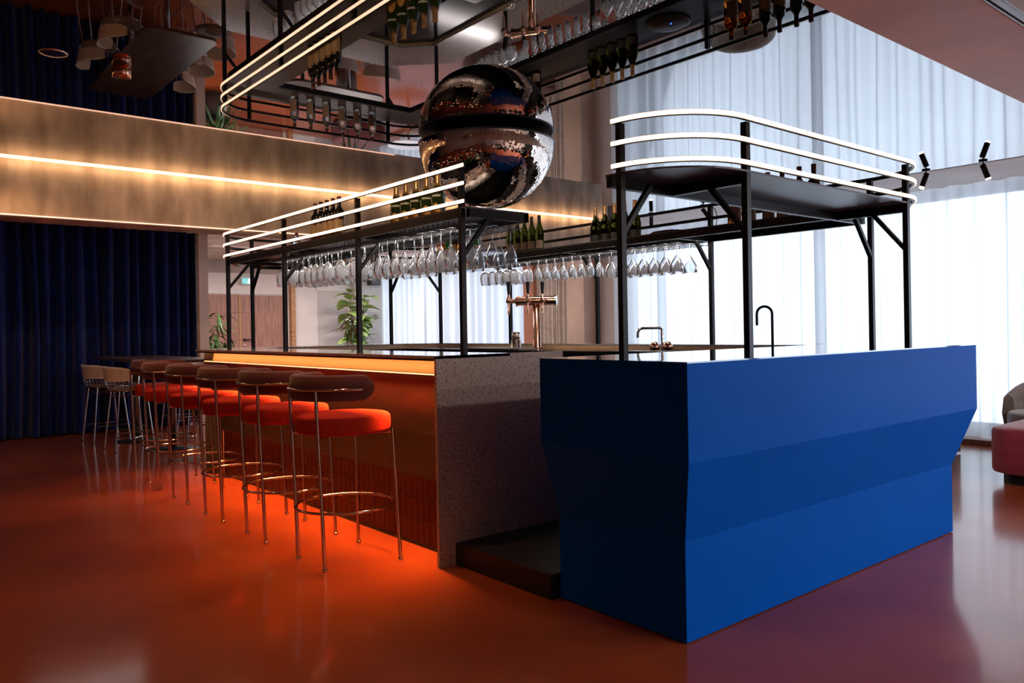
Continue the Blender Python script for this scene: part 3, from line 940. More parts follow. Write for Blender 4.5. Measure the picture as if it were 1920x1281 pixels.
# ------------------------------------------------------------------ bottles
def bottle(kind, loc, label, group, rz=0.0, name=None):
    S = {
        'red': ('wine_bottle', M['black_glass'], [(0.0, 0.0), (0.036, 0.002), (0.038, 0.008), (0.038, 0.205), (0.034, 0.225), (0.018, 0.245), (0.0145, 0.26), (0.0145, 0.325), (0.0, 0.325)]),
        'champ': ('sparkling_wine_bottle', M['green_glass'], [(0.0, 0.004), (0.040, 0.0), (0.044, 0.010), (0.044, 0.150), (0.040, 0.180), (0.026, 0.215), (0.017, 0.245), (0.0155, 0.295), (0.0, 0.298)]),
        'white': ('white_wine_bottle', M['olive_glass'], [(0.0, 0.0), (0.036, 0.002), (0.038, 0.008), (0.038, 0.150), (0.034, 0.180), (0.020, 0.225), (0.0145, 0.250), (0.014, 0.305), (0.0, 0.305)]),
        'prosecco': ('sparkling_wine_bottle', M['olive_glass'], [(0.0, 0.004), (0.040, 0.0), (0.044, 0.010), (0.044, 0.130), (0.036, 0.165), (0.022, 0.200), (0.016, 0.230), (0.015, 0.285), (0.0, 0.288)]),
        'spirit': ('spirit_bottle', M['amber_glass'], [(0.0, 0.0), (0.042, 0.002), (0.045, 0.008), (0.045, 0.165), (0.038, 0.190), (0.016, 0.210), (0.0145, 0.225), (0.0145, 0.270), (0.0, 0.270)]),
        'clear': ('spirit_bottle', M['clear_bottle'], [(0.0, 0.0), (0.038, 0.002), (0.040, 0.008), (0.040, 0.170), (0.034, 0.195), (0.016, 0.215), (0.0145, 0.225), (0.0145, 0.270), (0.0, 0.270)]),
        'green': ('spirit_bottle', M['bright_green'], [(0.0, 0.0), (0.036, 0.002), (0.038, 0.008), (0.038, 0.180), (0.032, 0.205), (0.016, 0.225), (0.0135, 0.235), (0.0135, 0.290), (0.0, 0.290)]),
    }[kind]
    if kind in PROTO:
        o = copy_tree(PROTO[kind])
    else:
        o = empty(name or S[0], (0, 0, 0))
        g = MB()
        prof = S[2]
        if kind in ('white', 'prosecco', 'spirit', 'clear'):
            prof = prof[:-1] + [(0.0, prof[-1][1])]
        g.lathe(prof, 20)
        g.build('bottle_body', S[1], o)

        def sleeve(nm, r, z0, z1, a0, a1, mat, n=10, shape=None):
            m = MB()
            vv = []
            for i in range(n + 1):
                t = a0 + (a1 - a0) * i / n
                zt_ = z1 if shape is None else z0 + (z1 - z0) * shape(i / n)
                vv += [(r * math.cos(t), r * math.sin(t), z0), (r * math.cos(t), r * math.sin(t), zt_)]
            m.add(vv, [(2 * i, 2 * i + 2, 2 * i + 3, 2 * i + 1) for i in range(n)], True)
            return m.build(nm, mat, o)
        FACE = PI + 0.65    # towards the guests at the left and the camera
        if kind == 'red':
            sleeve('label', 0.0385, 0.02, 0.16, FACE - 1.2, FACE + 1.2, M['label_tan'])
            e = MB()
            for i in range(3):
                a = FACE - 0.25 + 0.25 * i
                e.box(0.0385 * math.cos(a) - 0.003, 0.0385 * math.cos(a) + 0.003, 0.0385 * math.sin(a) - 0.003, 0.0385 * math.sin(a) + 0.003, 0.162, 0.180)
            e.build('label_crest', M['label_tan'], o)
            MB().lathe([(0.0152, 0.285), (0.0155, 0.3262), (0.0, 0.3265)], 12).build('capsule', M['cork'], o)
        elif kind == 'champ':
            sleeve('label', 0.0446, 0.02, 0.115, FACE - 0.75, FACE + 0.75, M['label_orange'], 14, lambda u: math.sqrt(max(0.02, 1 - (2 * u - 1) ** 2)))
            sleeve('neck_label', 0.0432, 0.150, 0.166, FACE - 0.7, FACE + 0.7, M['white_mark'])
            MB().lathe([(0.0250, 0.220), (0.0182, 0.245), (0.0168, 0.2955), (0.0175, 0.305), (0.0, 0.310)], 14).build('foil', M['foil_gold'], o)
        elif kind == 'white':
            sleeve('label', 0.0385, 0.03, 0.095, FACE - 0.9, FACE + 0.9, M['label_cream'])
            MB().lathe([(0.0150, 0.258), (0.0150, 0.3062), (0.0, 0.3065)], 12).build('capsule', M['foil_grey'], o)
        elif kind == 'prosecco':
            sleeve('label', 0.0446, 0.02, 0.075, FACE - 0.9, FACE + 0.9, M['label_dark'])
            MB().lathe([(0.0195, 0.218), (0.0168, 0.235), (0.0162, 0.2855), (0.0170, 0.296), (0.0, 0.300)], 14).build('foil', M['foil_gold'], o)
        elif kind in ('spirit', 'clear'):
            sleeve('label', 0.0457 if kind == 'spirit' else 0.0407, 0.03, 0.14, FACE - 0.9, FACE + 0.9, M['label_cream'])
            MB().lathe([(0.0155, 0.245), (0.0155, 0.272), (0.0, 0.2725)], 12).build('stopper', M['cork'], o)
        elif kind == 'green':
            sleeve('label', 0.0387, 0.04, 0.14, FACE - 0.9, FACE + 0.9, M['label_cream'])
            MB().lathe([(0.0145, 0.27), (0.0145, 0.2915), (0.0, 0.292)], 12).build('capsule', M['foil_gold'], o)
        PROTO[kind] = o
    kk = KR if loc[0] > 3.5 else KL
    o.location = (loc[0] * kk, loc[1] * kk, loc[2])
    o.rotation_euler = (0, 0, rz)
    tag(o, label, 'bottle', group)
    return o


PROTO = {}
ORD = ['nearest', 'second nearest', 'middle', 'second farthest', 'farthest']
TT = TZ1 + 0.0002
for i in range(5):
    bottle('red', (2.66, 5.12 + 0.095 * i, TT), ORD[i] + ' of five dark red wine bottles with tan labels on the left tray', 'red wine bottles on the left tray', random.uniform(-0.15, 0.15))
for i in range(5):
    bottle('champ', (2.69, 3.92 + 0.118 * i, TT), ORD[i] + ' of five dark green sparkling bottles with orange labels on the left tray', 'orange-label bottles on the left tray', random.uniform(-0.15, 0.15))
for i in range(5):
    bottle('white', (4.37, 4.90 + 0.095 * i, TT), ORD[i] + ' of five pale green wine bottles above the copper taps', 'white wine bottles on the right tray', random.uniform(-0.15, 0.15))
for i in range(5):
    bottle('prosecco', (4.40, 3.88 + 0.100 * i, TT), ORD[i] + ' of five gold-foil olive bottles behind the blue counter\'s left post', 'gold-foil bottles on the right tray', random.uniform(-0.15, 0.15))
SPN = [('spirit', 3.05, 'leftmost'), ('spirit', 2.94, 'second from left'), ('red', 2.80, 'third from left'), ('red', 2.70, 'fourth from left'), ('red', 2.585, 'fifth from left'), ('red', 2.49, 'rightmost')]
for kd, y, w in SPN:
    bottle(kd, (4.43, y, TT), w + ' of six backlit bottles seen beneath the near tray', 'bottles at the near end of the right tray', 0.2)
FAR = [('green', 5.80), ('clear', 5.92), ('spirit', 6.03), ('red', 6.14), ('green', 6.26), ('spirit', 6.37), ('clear', 6.47)]
ORD7 = ['nearest', 'second', 'third', 'fourth', 'fifth', 'sixth', 'farthest']
for i, (kd, y) in enumerate(FAR):
    bottle(kd, (4.40, y, TT), ORD7[i] + ' of seven mixed spirit bottles seen through the hanging wine glasses', 'mixed spirits at the far end of the right tray', 0.1)
for i in range(6):
    bottle('clear', (3.1 + 0.16 * i, 6.80, TT), ['leftmost', 'second', 'third', 'fourth', 'fifth', 'rightmost'][i] + ' of six clear bottles on the far end tray, seen only in the mirror', 'clear bottles on the far tray', 0.1)

rt = empty('wireless_router', (4.48, 3.61, TZ1), 0, 'low round brown dome with a blue light lying on the right tray', 'device')
MB().lathe([(0.0, 0.0), (0.150, 0.0), (0.160, 0.010), (0.140, 0.024), (0.08, 0.034), (0.0, 0.037)], 28).build('dome', M['cushion_dark'], rt)
MB().lathe([(0.006, 0.0), (0.006, 0.004), (0.0, 0.005)], 8).build('status_light', M['blue_led'], rt, (-0.03, -0.05, 0.034))
cb = MB().tube([(4.655, 3.395, 2.075), (4.64, 3.355, 2.05), (4.63, 3.325, 1.99), (4.64, 3.35, 1.93), (4.65, 3.39, 1.89)], 0.003, 6).build('cable', M['black'])
tag(cb, 'thin black cable looping down a rack post from its top rail', 'cable')


# ------------------------------------------------------------------ taps and small bar fittings
tt = empty('beer_tap_tower', (4.545, 5.15, 1.0602), math.radians(-51), 'polished copper tap tower with three black handles on the right worktop', 'beer tap')
MB().lathe([(0.050, 0), (0.050, 0.008), (0.036, 0.016), (0.034, 0.40)], 20).build('column', M['copper'], tt)
m = MB().tube([(-0.17, 0, 0.43), (0.17, 0, 0.43)], 0.042, 18)
m.build('crossbar', M['copper'], tt)
m = MB().tube([(0.165, 0, 0.43), (0.185, 0, 0.43)], 0.050, 18).build('end_cap', M['chrome'], tt)
m = MB().tube([(-0.165, 0, 0.43), (-0.185, 0, 0.43)], 0.050, 18).build('end_cap', M['copper'], tt)
for i, x in enumerate((-0.235, -0.06, 0.07)):
    tp = MB().tube([(x, -0.04, 0.43), (x, -0.10, 0.43)], 0.017, 10).tube([(x, -0.095, 0.43), (x, -0.10, 0.36), (x, -0.115, 0.31)], [0.014, 0.010, 0.008], 10).lathe(
        [(0.0, 0.40), (0.026, 0.415), (0.028, 0.44), (0.012, 0.465), (0.010, 0.49)], 12, c=(x, -0.09))
    if i == 0: tp.tube([(x, 0, 0.43), (-0.18, 0, 0.43)], 0.02, 10).tube([(x, -0.05, 0.43), (x, 0.0, 0.43)], 0.018, 10)
    tp = tp.build('tap', M['copper'], tt)
    MB().lathe([(0.010, 0.487), (0.012, 0.50), (0.021, 0.585), (0.018, 0.60), (0.0, 0.605)], 12, c=(x, -0.09)).build('tap_handle', M['black_gloss'], tp)
dt = MB().box(4.19, 4.40, 4.98, 5.75, 1.0603, 1.070)
for i in range(18):
    dt.box(4.205, 4.385, 5.0 + i * 0.0415, 5.014 + i * 0.0415, 1.070, 1.073)
tag(dt.build('drip_tray', M['brushed_steel']), 'ribbed steel drip tray on the worktop beside the tap tower', 'tray')
cn = empty('steel_dispenser', (4.50, 5.38, 1.0602), 0, 'short stepped chrome cylinder left of the copper tap tower', 'dispenser')
MB().lathe([(0.055, 0), (0.055, 0.006), (0.046, 0.010), (0.046, 0.080), (0.0, 0.081)], 20).build('base', M['chrome'], cn)
MB().lathe([(0.040, 0.0811), (0.040, 0.155), (0.0, 0.157)], 20).build('top', M['steel'], cn)
fa = empty('chrome_faucet', (4.42, 3.77, 1.0602), math.radians(-50), 'chrome bridge faucet with a squared spout at the right worktop sink', 'faucet')
MB().tube([(0.09, 0, 0.0), (0.09, 0, 0.155), (0.075, 0, 0.175), (-0.06, 0, 0.175), (-0.085, 0, 0.165), (-0.095, 0, 0.14), (-0.095, 0, 0.10)], 0.0115, 10).build('spout', M['chrome'], fa)
MB().lathe([(0.0, 0.0), (0.035, 0.005), (0.040, 0.035), (0.022, 0.065), (0.0, 0.07)], 14, c=(0.03, -0.02)).build('cross_handle', M['copper'], fa)
MB().lathe([(0.0, 0.0), (0.035, 0.005), (0.040, 0.035), (0.022, 0.065), (0.0, 0.07)], 14, c=(0.13, -0.02)).build('cross_handle', M['copper'], fa)
gn = empty('gooseneck_tap', (4.46, 2.86, 1.0602), math.radians(-55), 'tall matt black gooseneck tap rising behind the blue counter', 'faucet')
MB().tube([(0.05, 0, 0)] + [(0.05, 0, 0.24)] + [(-0.0 + 0.05 * math.cos(a), 0, 0.26 + 0.05 * math.sin(a)) for a in [math.radians(t) for t in range(0, 181, 20)]] + [(-0.05, 0, 0.18)], 0.0095, 10).build('spout', M['black_metal'], gn)
MB().lathe([(0.026, 0), (0.026, 0.01), (0.014, 0.03)], 12, c=(0.05, 0)).build('base', M['black_metal'], gn)
sk = MB().box(4.19, 4.36, 3.50, 4.00, 1.0603, 1.064)
sk.box(4.20, 4.35, 3.52, 3.98, 1.064, 1.0643)
tag(sk.build('sink_rim', M['brushed_steel']), 'flat steel sink rim in front of the chrome bridge faucet', 'sink')


for o in (tt, cn, fa, gn):
    o.scale = (0.935, 0.935, 0.935)
tt.scale = (0.965, 0.965, 0.965)


# ------------------------------------------------------------------ the mirror ball (a half ball under the mirror)
bx, by, br, bz = 3.590, 4.594, 0.495, 2.590
SQ = 0.95   # the dome is a little flatter than a true half ball
ball = empty('half_mirror_ball', (bx, by, bz), 0, 'large half mirror ball hanging flat side up just beneath the mirror ceiling', 'mirror ball')
MB().lathe([(br - 0.006, 0.0)] + [((br - 0.006) * math.cos(a), -(br - 0.006) * SQ * math.sin(a)) for a in [PI / 2 * i / 16 for i in range(1, 16)]] + [(0.0, (-br + 0.006) * SQ)], 48).build('shell', M['black'], ball)
M['facet'] = principled('mirror_facet', (0.80, 0.66, 0.58), 0.03, 1.0)
fm = MB()
nr = 58
rnd = random.Random(5)
patch = {}
for i in range(nr):
    p0, p1 = PI / 2 * i / nr, PI / 2 * (i + 1) / nr
    pmid = (p0 + p1) / 2
    nc = max(6, int(2 * PI * br * math.cos(pmid) / 0.0139))
    for j in range(nc):
        t0, t1 = 2 * PI * j / nc, 2 * PI * (j + 1) / nc
        tc_ = (t0 + t1) / 2
        c = Vector((math.cos(pmid) * math.cos(tc_), math.cos(pmid) * math.sin(tc_), -math.sin(pmid)))
        key = (int(i / 7), int(tc_ * 6 / PI * math.cos(pmid) + 0.5))
        if key not in patch: patch[key] = (rnd.uniform(-0.02, 0.02), rnd.uniform(-0.02, 0.02))
        tu = Vector((-math.sin(tc_), math.cos(tc_), 0))
        tv = c.cross(tu)
        jn = (c + tu * (rnd.gauss(0, 0.011) + patch[key][0]) + tv * (rnd.gauss(0, 0.011) + patch[key][1])).normalized()
        u2 = (tu - jn * tu.dot(jn)).normalized()
        v2 = jn.cross(u2)
        hw = 0.46 * 2 * PI / nc * br * math.cos(pmid)
        hh = 0.46 * PI / 2 / nr * br
        P = Vector((c.x, c.y, c.z * SQ)) * br
        fm.add([P - u2 * hw - v2 * hh, P + u2 * hw - v2 * hh, P + u2 * hw + v2 * hh, P - u2 * hw + v2 * hh], [(0, 1, 2, 3)])
fo = fm.build('mirror_facets', M['facet'], ball)
fo['kind'] = 'stuff'
MB().lathe([(0.0, 0.002), (br + 0.004, 0.002), (br + 0.006, 0.010), (br - 0.01, 0.018), (0.0, 0.018)], 64).build('top_disc', M['black_plate'], ball)
MB().lathe([(0.06, 0.018), (0.06, MZ - bz - 0.0005)], 20).build('ceiling_mount', M['black_metal'], ball)


# ------------------------------------------------------------------ red bar stools
def red_stool():
    o = empty('bar_stool', (0, 0, 0))
    R_ = 0.252
    s = MB().lathe([(0.0, 0.695), (0.235, 0.695), (R_, 0.705), (R_ + 0.002, 0.715), (R_ + 0.003, 0.745), (R_ + 0.001, 0.770), (R_ - 0.002, 0.778), (R_ - 0.007, 0.785), (R_ - 0.015, 0.789), (R_ - 0.03, 0.7915), (0.12, 0.7935), (0.0, 0.794)], 40)
    s.build('seat', M['red_velvet'], o)
    MB().lathe([(0.0, 0.683), (0.17, 0.683), (0.20, 0.695), (0.0, 0.695)], 24).build('seat_pan', M['black'], o)
    # backrest: curved pill of constant height
    rb, th, hh = 0.262, 0.034, 0.068
    m = MB()
    A, n = math.radians(98), 40
    v, f = [], []
    capang = hh / rb
    angs = [capang * (1 - math.cos(PI / 2 * i / 9)) for i in range(10)]
    angs = [-A + t for t in angs] + [-A + capang + (2 * A - 2 * capang) * i / 24 for i in range(1, 24)] + [A - t for t in angs[::-1]]
    n = len(angs) - 1
    for i in range(n + 1):
        a = angs[i]
        e = min(A - abs(a), capang)
        hz = hh * math.sqrt(max(0.0, 1 - (1 - e / capang) ** 2)) if e < capang else hh
        hz = max(hz, 0.004)
        for r_, zf in ((rb - th / 2, -0.82), (rb - th / 2 - 0.004, 0), (rb - th / 2, 0.82), (rb, 1.0), (rb + th / 2, 0.82), (rb + th / 2 + 0.004, 0), (rb + th / 2, -0.82), (rb, -1.0)):
            v.append((r_ * math.cos(PI + a), r_ * math.sin(PI + a), 0.943 + zf * hz))
    for i in range(n):
        for j in range(8):
            f.append((i * 8 + j, (i + 1) * 8 + j, (i + 1) * 8 + (j + 1) % 8, i * 8 + (j + 1) % 8))
    m.add(v, f, True)
    m.add(v[:8], [tuple(range(8))])
    m.add(v[-8:], [tuple(range(8))[::-1]])
    m.build('backrest', M['red_dark'], o)
    # legs
    for sgn in (-1, 1):
        l = MB().tube([(-0.200, sgn * 0.157, 0.012), (-0.236, sgn * 0.157, 0.936)], 0.0095, 10).build('leg', M['steel'], o)
        MB().lathe([(0.0, 0.0), (0.012, 0.001), (0.0135, 0.008), (0.011, 0.017), (0.0, 0.018)], 12, c=(-0.200, sgn * 0.157)).build('foot_cap', M['chrome'], l)
        l = MB().tube([(0.205, sgn * 0.232, 0.012), (0.180, sgn * 0.208, 0.712)], 0.0095, 10).build('leg', M['steel'], o)
        MB().lathe([(0.0, 0.0), (0.012, 0.001), (0.0135, 0.008), (0.011, 0.017), (0.0, 0.018)], 12, c=(0.205, sgn * 0.232)).build('foot_cap', M['chrome'], l)
    br_ = MB()
    for sgn in (-1, 1):
        br_.tube([(-0.222, sgn * 0.157, 0.69), (-0.05, sgn * 0.05, 0.688), (0.182, -sgn * 0.208, 0.69)], 0.006, 8)
    br_.build('seat_support', M['steel'], o)
    ring = [(0.262 * math.cos(t), 0.262 * math.sin(t), 0.300) for t in [2 * PI * i / 40 for i in range(40)]]
    MB().tube(ring, 0.0075, 8, closed=True).build('footrest_ring', M['steel'], o)
    rbk = rb + th / 2 + 0.012
    MB().tube([(rbk * math.cos(PI + a), rbk * math.sin(PI + a), 0.936) for a in [math.radians(-82 + 164 * i / 24) for i in range(25)]], 0.0075, 8).build('back_rail', M['steel'], o)
    return o


G = 'red bar stools along the bar'
proto = red_stool()
RS = [((2.035, 3.91), 0, 'nearest red bar stool, in front of the terrazzo bar end'),
      ((2.030, 4.64), 0, 'second red bar stool from the near end of the row'),
      ((2.025, 5.36), 0, 'third red bar stool from the near end of the row'),
      ((2.030, 6.09), 0, 'fourth red bar stool from the near end of the row'),
      ((2.055, 6.84), 0, 'fifth red bar stool, at the far end of the lit bar front'),
      ((2.17, 7.62), 0.35, 'farthest red bar stool, past the bar corner beside the high table')]
for i, ((x, y), rz, lab) in enumerate(RS):
    o = proto if i == 0 else copy_tree(proto)
    o.location = (x, y, 0)
    o.rotation_euler = (0, 0, rz + (0 if i == 0 else random.uniform(-0.04, 0.04)))
    tag(o, lab, 'bar stool', G)


# ------------------------------------------------------------------ white shell stools and high tables
def shell_stool():
    o = empty('shell_stool', (0, 0, 0))
    # wire tub: band + verticals
    zb, zt_ = 0.70, 0.765
    w = MB()
    rx, ry = 0.215, 0.235

    def ell(t, k=1.0): return (rx * k * math.cos(t), ry * k * math.sin(t))
    for z, k in ((0.652, 0.86), (0.70, 1.0), (0.745, 1.04)):
        a0 = 0 if z < 0.73 else 1.25
        w.tube([(*ell(t, k), z - (0.012 if z < 0.66 else 0)) for t in [a0 + (2 * PI - 2 * a0) * i / 30 for i in range(31)]], 0.0035, 6)
    for i in range(30):
        t = 2 * PI * i / 30
        zt2 = 0.745 if 1.25 < t < 2 * PI - 1.25 else 0.70
        w.tube([(*ell(t, 0.86), 0.640), (*ell(t, 1.0), 0.70), (*ell(t, 1.04), zt2)] if zt2 > 0.72 else [(*ell(t, 0.86), 0.640), (*ell(t, 1.0), 0.70)], 0.0022, 5)
    w.build('wire_tub', M['chrome'], o)
    pts = [(0.0, 0.632), (0.16, 0.634), (0.19, 0.648), (0.18, 0.664), (0.12, 0.668), (0.0, 0.668)]
    MB().lathe(pts, 28, mod=lambda t, z: 1 + 0.08 * abs(math.sin(t))).build('seat_pad', M['pad_brown'], o)
    # leather back shell
    v, f = [], []
    n, m_ = 24, 6
    for side in (0, 1):
        for i in range(n + 1):
            t = PI - 1.45 + 2.9 * i / n
            u = abs(2 * i / n - 1)
            topz = 0.905 - 0.045 * u ** 4
            botz = 0.742 + 0.03 * u ** 6
            for j in range(m_ + 1):
                s = j / m_
                k = 1.02 + 0.12 * s + (0.03 if side else 0) * (1 - 0.3 * s)
                a = ell(t, k)
                v.append((a[0], a[1], botz + (topz - botz) * s))
    N1 = (n + 1) * (m_ + 1)
    for side in (0, 1):
        for i in range(n):
            for j in range(m_):
                a = side * N1 + i * (m_ + 1) + j
                q = (a, a + 1, a + m_ + 2, a + m_ + 1)
                f.append(q if side else q[::-1])
    for i in range(n):
        for j in (0, m_):
            a = i * (m_ + 1) + j
            f.append((a, a + m_ + 1, N1 + a + m_ + 1, N1 + a))
    for j in range(m_):
        for i in (0, n):
            a = i * (m_ + 1) + j
            f.append((a, a + 1, N1 + a + 1, N1 + a))
    MB().add(v, f, True).build('back_shell', M['cream_leather'], o)
    tops = {}
    for sx in (-1, 1):
        for sy in (-1, 1):
            a, b = (sx * 0.20, sy * 0.20, 0.008), (sx * 0.135, sy * 0.145, 0.655)
            lg = MB().tube([a, b], 0.0085, 8).build('leg', M['chrome'], o)
            MB().lathe([(0.011, 0), (0.011, 0.012), (0.0, 0.013)], 8, c=(a[0], a[1])).build('rubber_foot', M['black'], lg)
            tops[(sx, sy)] = [tuple(a[i] + (b[i] - a[i]) * (z - a[2]) / (b[2] - a[2]) for i in range(3)) for z in (0.20, 0.235, 0.58)]
    MB().tube([tops[(1, -1)][1], tops[(1, 1)][1]], 0.006, 6).build('rung', M['chrome'], o)
    for s in (-1, 1):
        MB().tube([tops[(1, s)][0], tops[(-1, s)][0]], 0.006, 6).build('rung', M['chrome'], o)
        MB().tube([tops[(1, s)][2], tops[(-1, s)][2]], 0.005, 6).build('rung', M['chrome'], o)
    MB().tube([tops[(-1, -1)][2], tops[(-1, 1)][2]], 0.005, 6).build('rung', M['chrome'], o)
    return o


proto = shell_stool()
G = 'cream shell stools'
SS = [((2.27, 9.30), 0.05, 'cream shell stool on chrome legs, nearest at the high table beside the red stools'),
      ((2.24, 10.20), 0.10, 'cream shell stool at the far left end of the high table'),
      ((3.12, 8.95), PI, 'cream shell stool on the far side of the high table, its nearest one'),
      ((3.14, 9.70), PI, 'cream shell stool on the far side of the high table, middle one'),
      ((3.16, 10.45), PI - 0.1, 'cream shell stool on the far side of the high table, farthest one'),
      ((4.55, 8.75), PI / 2, 'cream shell stool at the second high table behind the bar, left one'),
      ((5.15, 8.75), PI / 2, 'cream shell stool at the second high table behind the bar, right one')]
for i, ((x, y), rz, lab) in enumerate(SS):
    o = proto if i == 0 else copy_tree(proto)
    o.location = (x, y, 0)
    o.rotation_euler = (0, 0, rz)
    tag(o, lab, 'stool', G)


def high_table(x0, x1, y0, y1, cols, label, r=0.18):
    o = empty('high_table', (0, 0, 0), 0, label, 'table', 'high tables')
    poly = arc(x1 - r, y1 - r, r, 0, 90, 6) + arc(x0 + r, y1 - r, r, 90, 180, 6) + arc(x0 + r, y0 + r, r, 180, 270, 6) + arc(x1 - r, y0 + r, r, 270, 360, 6)
    MB().prism(poly, 0.945, 0.975).build('table_top', M['table_wood'], o, bevel=0.003)
    for cx, cy in cols:
        MB().lathe([(0.028, 0.014), (0.028, 0.944)], 16, c=(cx, cy)).build('column', M['brushed_steel'], o)
        MB().lathe([(0.24, 0.0), (0.24, 0.008), (0.10, 0.014), (0.0, 0.014)], 28, c=(cx, cy)).build('base_disc', M['black'], o)


high_table(2.26, 2.98, 8.35, 10.95, [(2.52, 9.95), (2.62, 8.9)], 'long wooden high table on steel columns left of the bar corner', 0.10)
high_table(4.10, 5.45, 9.05, 9.90, [(4.45, 9.5), (5.1, 9.5)], 'second wooden high table beyond the bar, seen in the mirror ceiling')


# ------------------------------------------------------------------ lounge by the window
def rounded(x0, x1, y0, y1, r, n=8):
    return arc(x1 - r, y1 - r, r, 0, 90, n) + arc(x0 + r, y1 - r, r, 90, 180, n) + arc(x0 + r, y0 + r, r, 180, 270, n) + arc(x1 - r, y0 + r, r, 270, 360, n)


def cushion(poly, z0, z1, e=0.03):
    m = MB()
    cx = sum(p[0] for p in poly) / len(poly)
    cy = sum(p[1] for p in poly) / len(poly)
    n = len(poly)
    v = []
    prof = [(e * 1.6, z0), (e * 0.4, z0 + e * 0.3), (0.0, z0 + e), (0.0, z1 - e), (e * 0.3, z1 - e * 0.3), (e, z1), (e * 4, z1 + 0.008)]
    for ins, z in prof:
        for x, y in poly:
            l = math.hypot(x - cx, y - cy)
            v.append((x - (x - cx) / l * ins, y - (y - cy) / l * ins, z))
    f = [(i * n + j, i * n + (j + 1) % n, (i + 1) * n + (j + 1) % n, (i + 1) * n + j) for i in range(len(prof) - 1) for j in range(n)]
    m.add(v, f, True)
    m.add(v[:n], [tuple(range(n))[::-1]])
    m.add(v[-n:], [tuple(range(n))])
    return m


def pouf(x0, x1, y0, y1, r, label, mat='magenta', z1=0.42):
    o = empty('pouf', ((x0 + x1) / 2, (y0 + y1) / 2, 0), 0, label, 'pouf', 'velvet poufs')
    a, b = (x1 - x0) / 2, (y1 - y0) / 2
    cushion(rounded(-a, a, -b, b, r), 0.075, z1).build('cushion', M[mat], o)
    MB().prism(rounded(-a + 0.07, a - 0.07, -b + 0.07, b - 0.07, r * 0.7), 0, 0.075).build('plinth', M['black'], o)


pouf(6.62, 7.75, 1.15, 2.36, 0.16, 'raspberry velvet pouf at the right edge, in front of the taupe armchair')
pouf(5.75, 6.6, 5.9, 6.7, 0.3, 'dark red round pouf beside the tap side of the bar, seen in the mirror', 'red_dark')
pouf(7.5, 8.4, 8.8, 9.5, 0.3, 'red rounded pouf beside the terracotta pier', 'red_dark')
pouf(5.6, 6.5, 7.1, 7.85, 0.3, 'red oval pouf close to the bar corner', 'red_dark')
pouf(7.0, 8.0, 13.2, 14.0, 0.3, 'red oval bench at the back below the fig', 'red_dark')


def armchair(x, y, rz, label):
    o = empty('armchair', (x, y, 0), rz, label, 'armchair', 'taupe armchairs')
    cushion([(0.34 * math.cos(t) + 0.04, 0.33 * math.sin(t)) for t in [2 * PI * i / 28 for i in range(28)]], 0.26, 0.42, 0.03).build('seat', M['taupe'], o)
    MB().lathe([(0.33, 0.06), (0.35, 0.26)], 28).build('base', M['taupe'], o)
    MB().lathe([(0.27, 0.0), (0.27, 0.06)], 24).build('plinth', M['black'], o)
    v, f = [], []
    n = 26
    for i in range(n + 1):
        a = PI - 2.05 + 4.1 * i / n
        u = abs(2 * i / n - 1)
        zt_ = 0.72 - 0.16 * u ** 3
        r0, r1 = 0.33, 0.43
        sec = [(r0, 0.20), (r0 - 0.01, (zt_ + 0.2) / 2), (r0 + 0.01, zt_ - 0.035), ((r0 + r1) / 2, zt_), (r1 - 0.01, zt_ - 0.035), (r1 + 0.005, (zt_ + 0.2) / 2), (r1 - 0.03, 0.16), ((r0 + r1) / 2, 0.14)]
        for r_, z in sec:
            v.append((r_ * math.cos(a), r_ * math.sin(a), z))
    k = 8
    for i in range(n):
        for j in range(k):
            f.append((i * k + j, (i + 1) * k + j, (i + 1) * k + (j + 1) % k, i * k + (j + 1) % k))
    MB().add(v, f, True).add(v[:k], [tuple(range(k))]).add(v[-k:], [tuple(range(k))[::-1]]).build('backrest', M['taupe'], o)


armchair(8.12, 2.32, math.radians(150), 'taupe velvet tub armchair behind the raspberry pouf by the curtain')
armchair(8.05, 5.45, math.radians(185), 'taupe velvet tub armchair by the windows, behind the right posts')
armchair(6.9, 8.75, math.radians(120), 'taupe velvet tub armchair near the concrete column')


def low_table(x, y, r, z, label):
    o = empty('low_table', (x, y, 0), 0, label, 'table', 'white low tables')
    MB().lathe([(r, z - 0.02), (r, z)], 36).build('table_top', M['white_table'], o)
    MB().lathe([(0.03, 0.012), (0.03, z - 0.02)], 14).build('column', M['chrome'], o)
    MB().lathe([(0.2, 0), (0.2, 0.012)], 24).build('base_disc', M['black'], o)


low_table(7.1, 6.8, 0.32, 0.48, 'round white low table between the red poufs by the windows')
low_table(8.2, 12.9, 0.40, 0.50, 'round white low table at the far end by the windows')
low_table(7.9, 4.5, 0.3, 0.48, 'round white low table by the curtain behind the bar')

cbn = empty('black_cabinet', (7.55, 3.25, 0), 0, 'black cabinet with a pale bottom edge behind the right end of the blue counter', 'cabinet')
MB().box(-0.5, 0.42, -0.2, 0.25, 0.02, 0.62).build('carcass', M['black'], cbn)
MB().box(-0.5, 0.40, -0.21, -0.2005, 0.012, 0.022).build('kick_strip', M['white_plastic'], cbn)


# speakers
def speaker(loc, rz, label, s=(0.10, 0.09, 0.15)):
    o = empty('wall_speaker', loc, rz, label, 'speaker', 'black wall speakers')
    MB().box(-s[0], s[0], -s[1], s[1], -s[2], s[2]).build('housing', M['black'], o, bevel=0.008)
    MB().box(-s[0] + 0.012, s[0] - 0.012, -s[1] - 0.006, -s[1], -s[2] + 0.012, s[2] - 0.012).build('grille', M['black_plate'], o)
    MB().box(-0.03, 0.03, s[1], s[1] + 0.05, -0.04, 0.04).build('bracket', M['black_metal'], o)


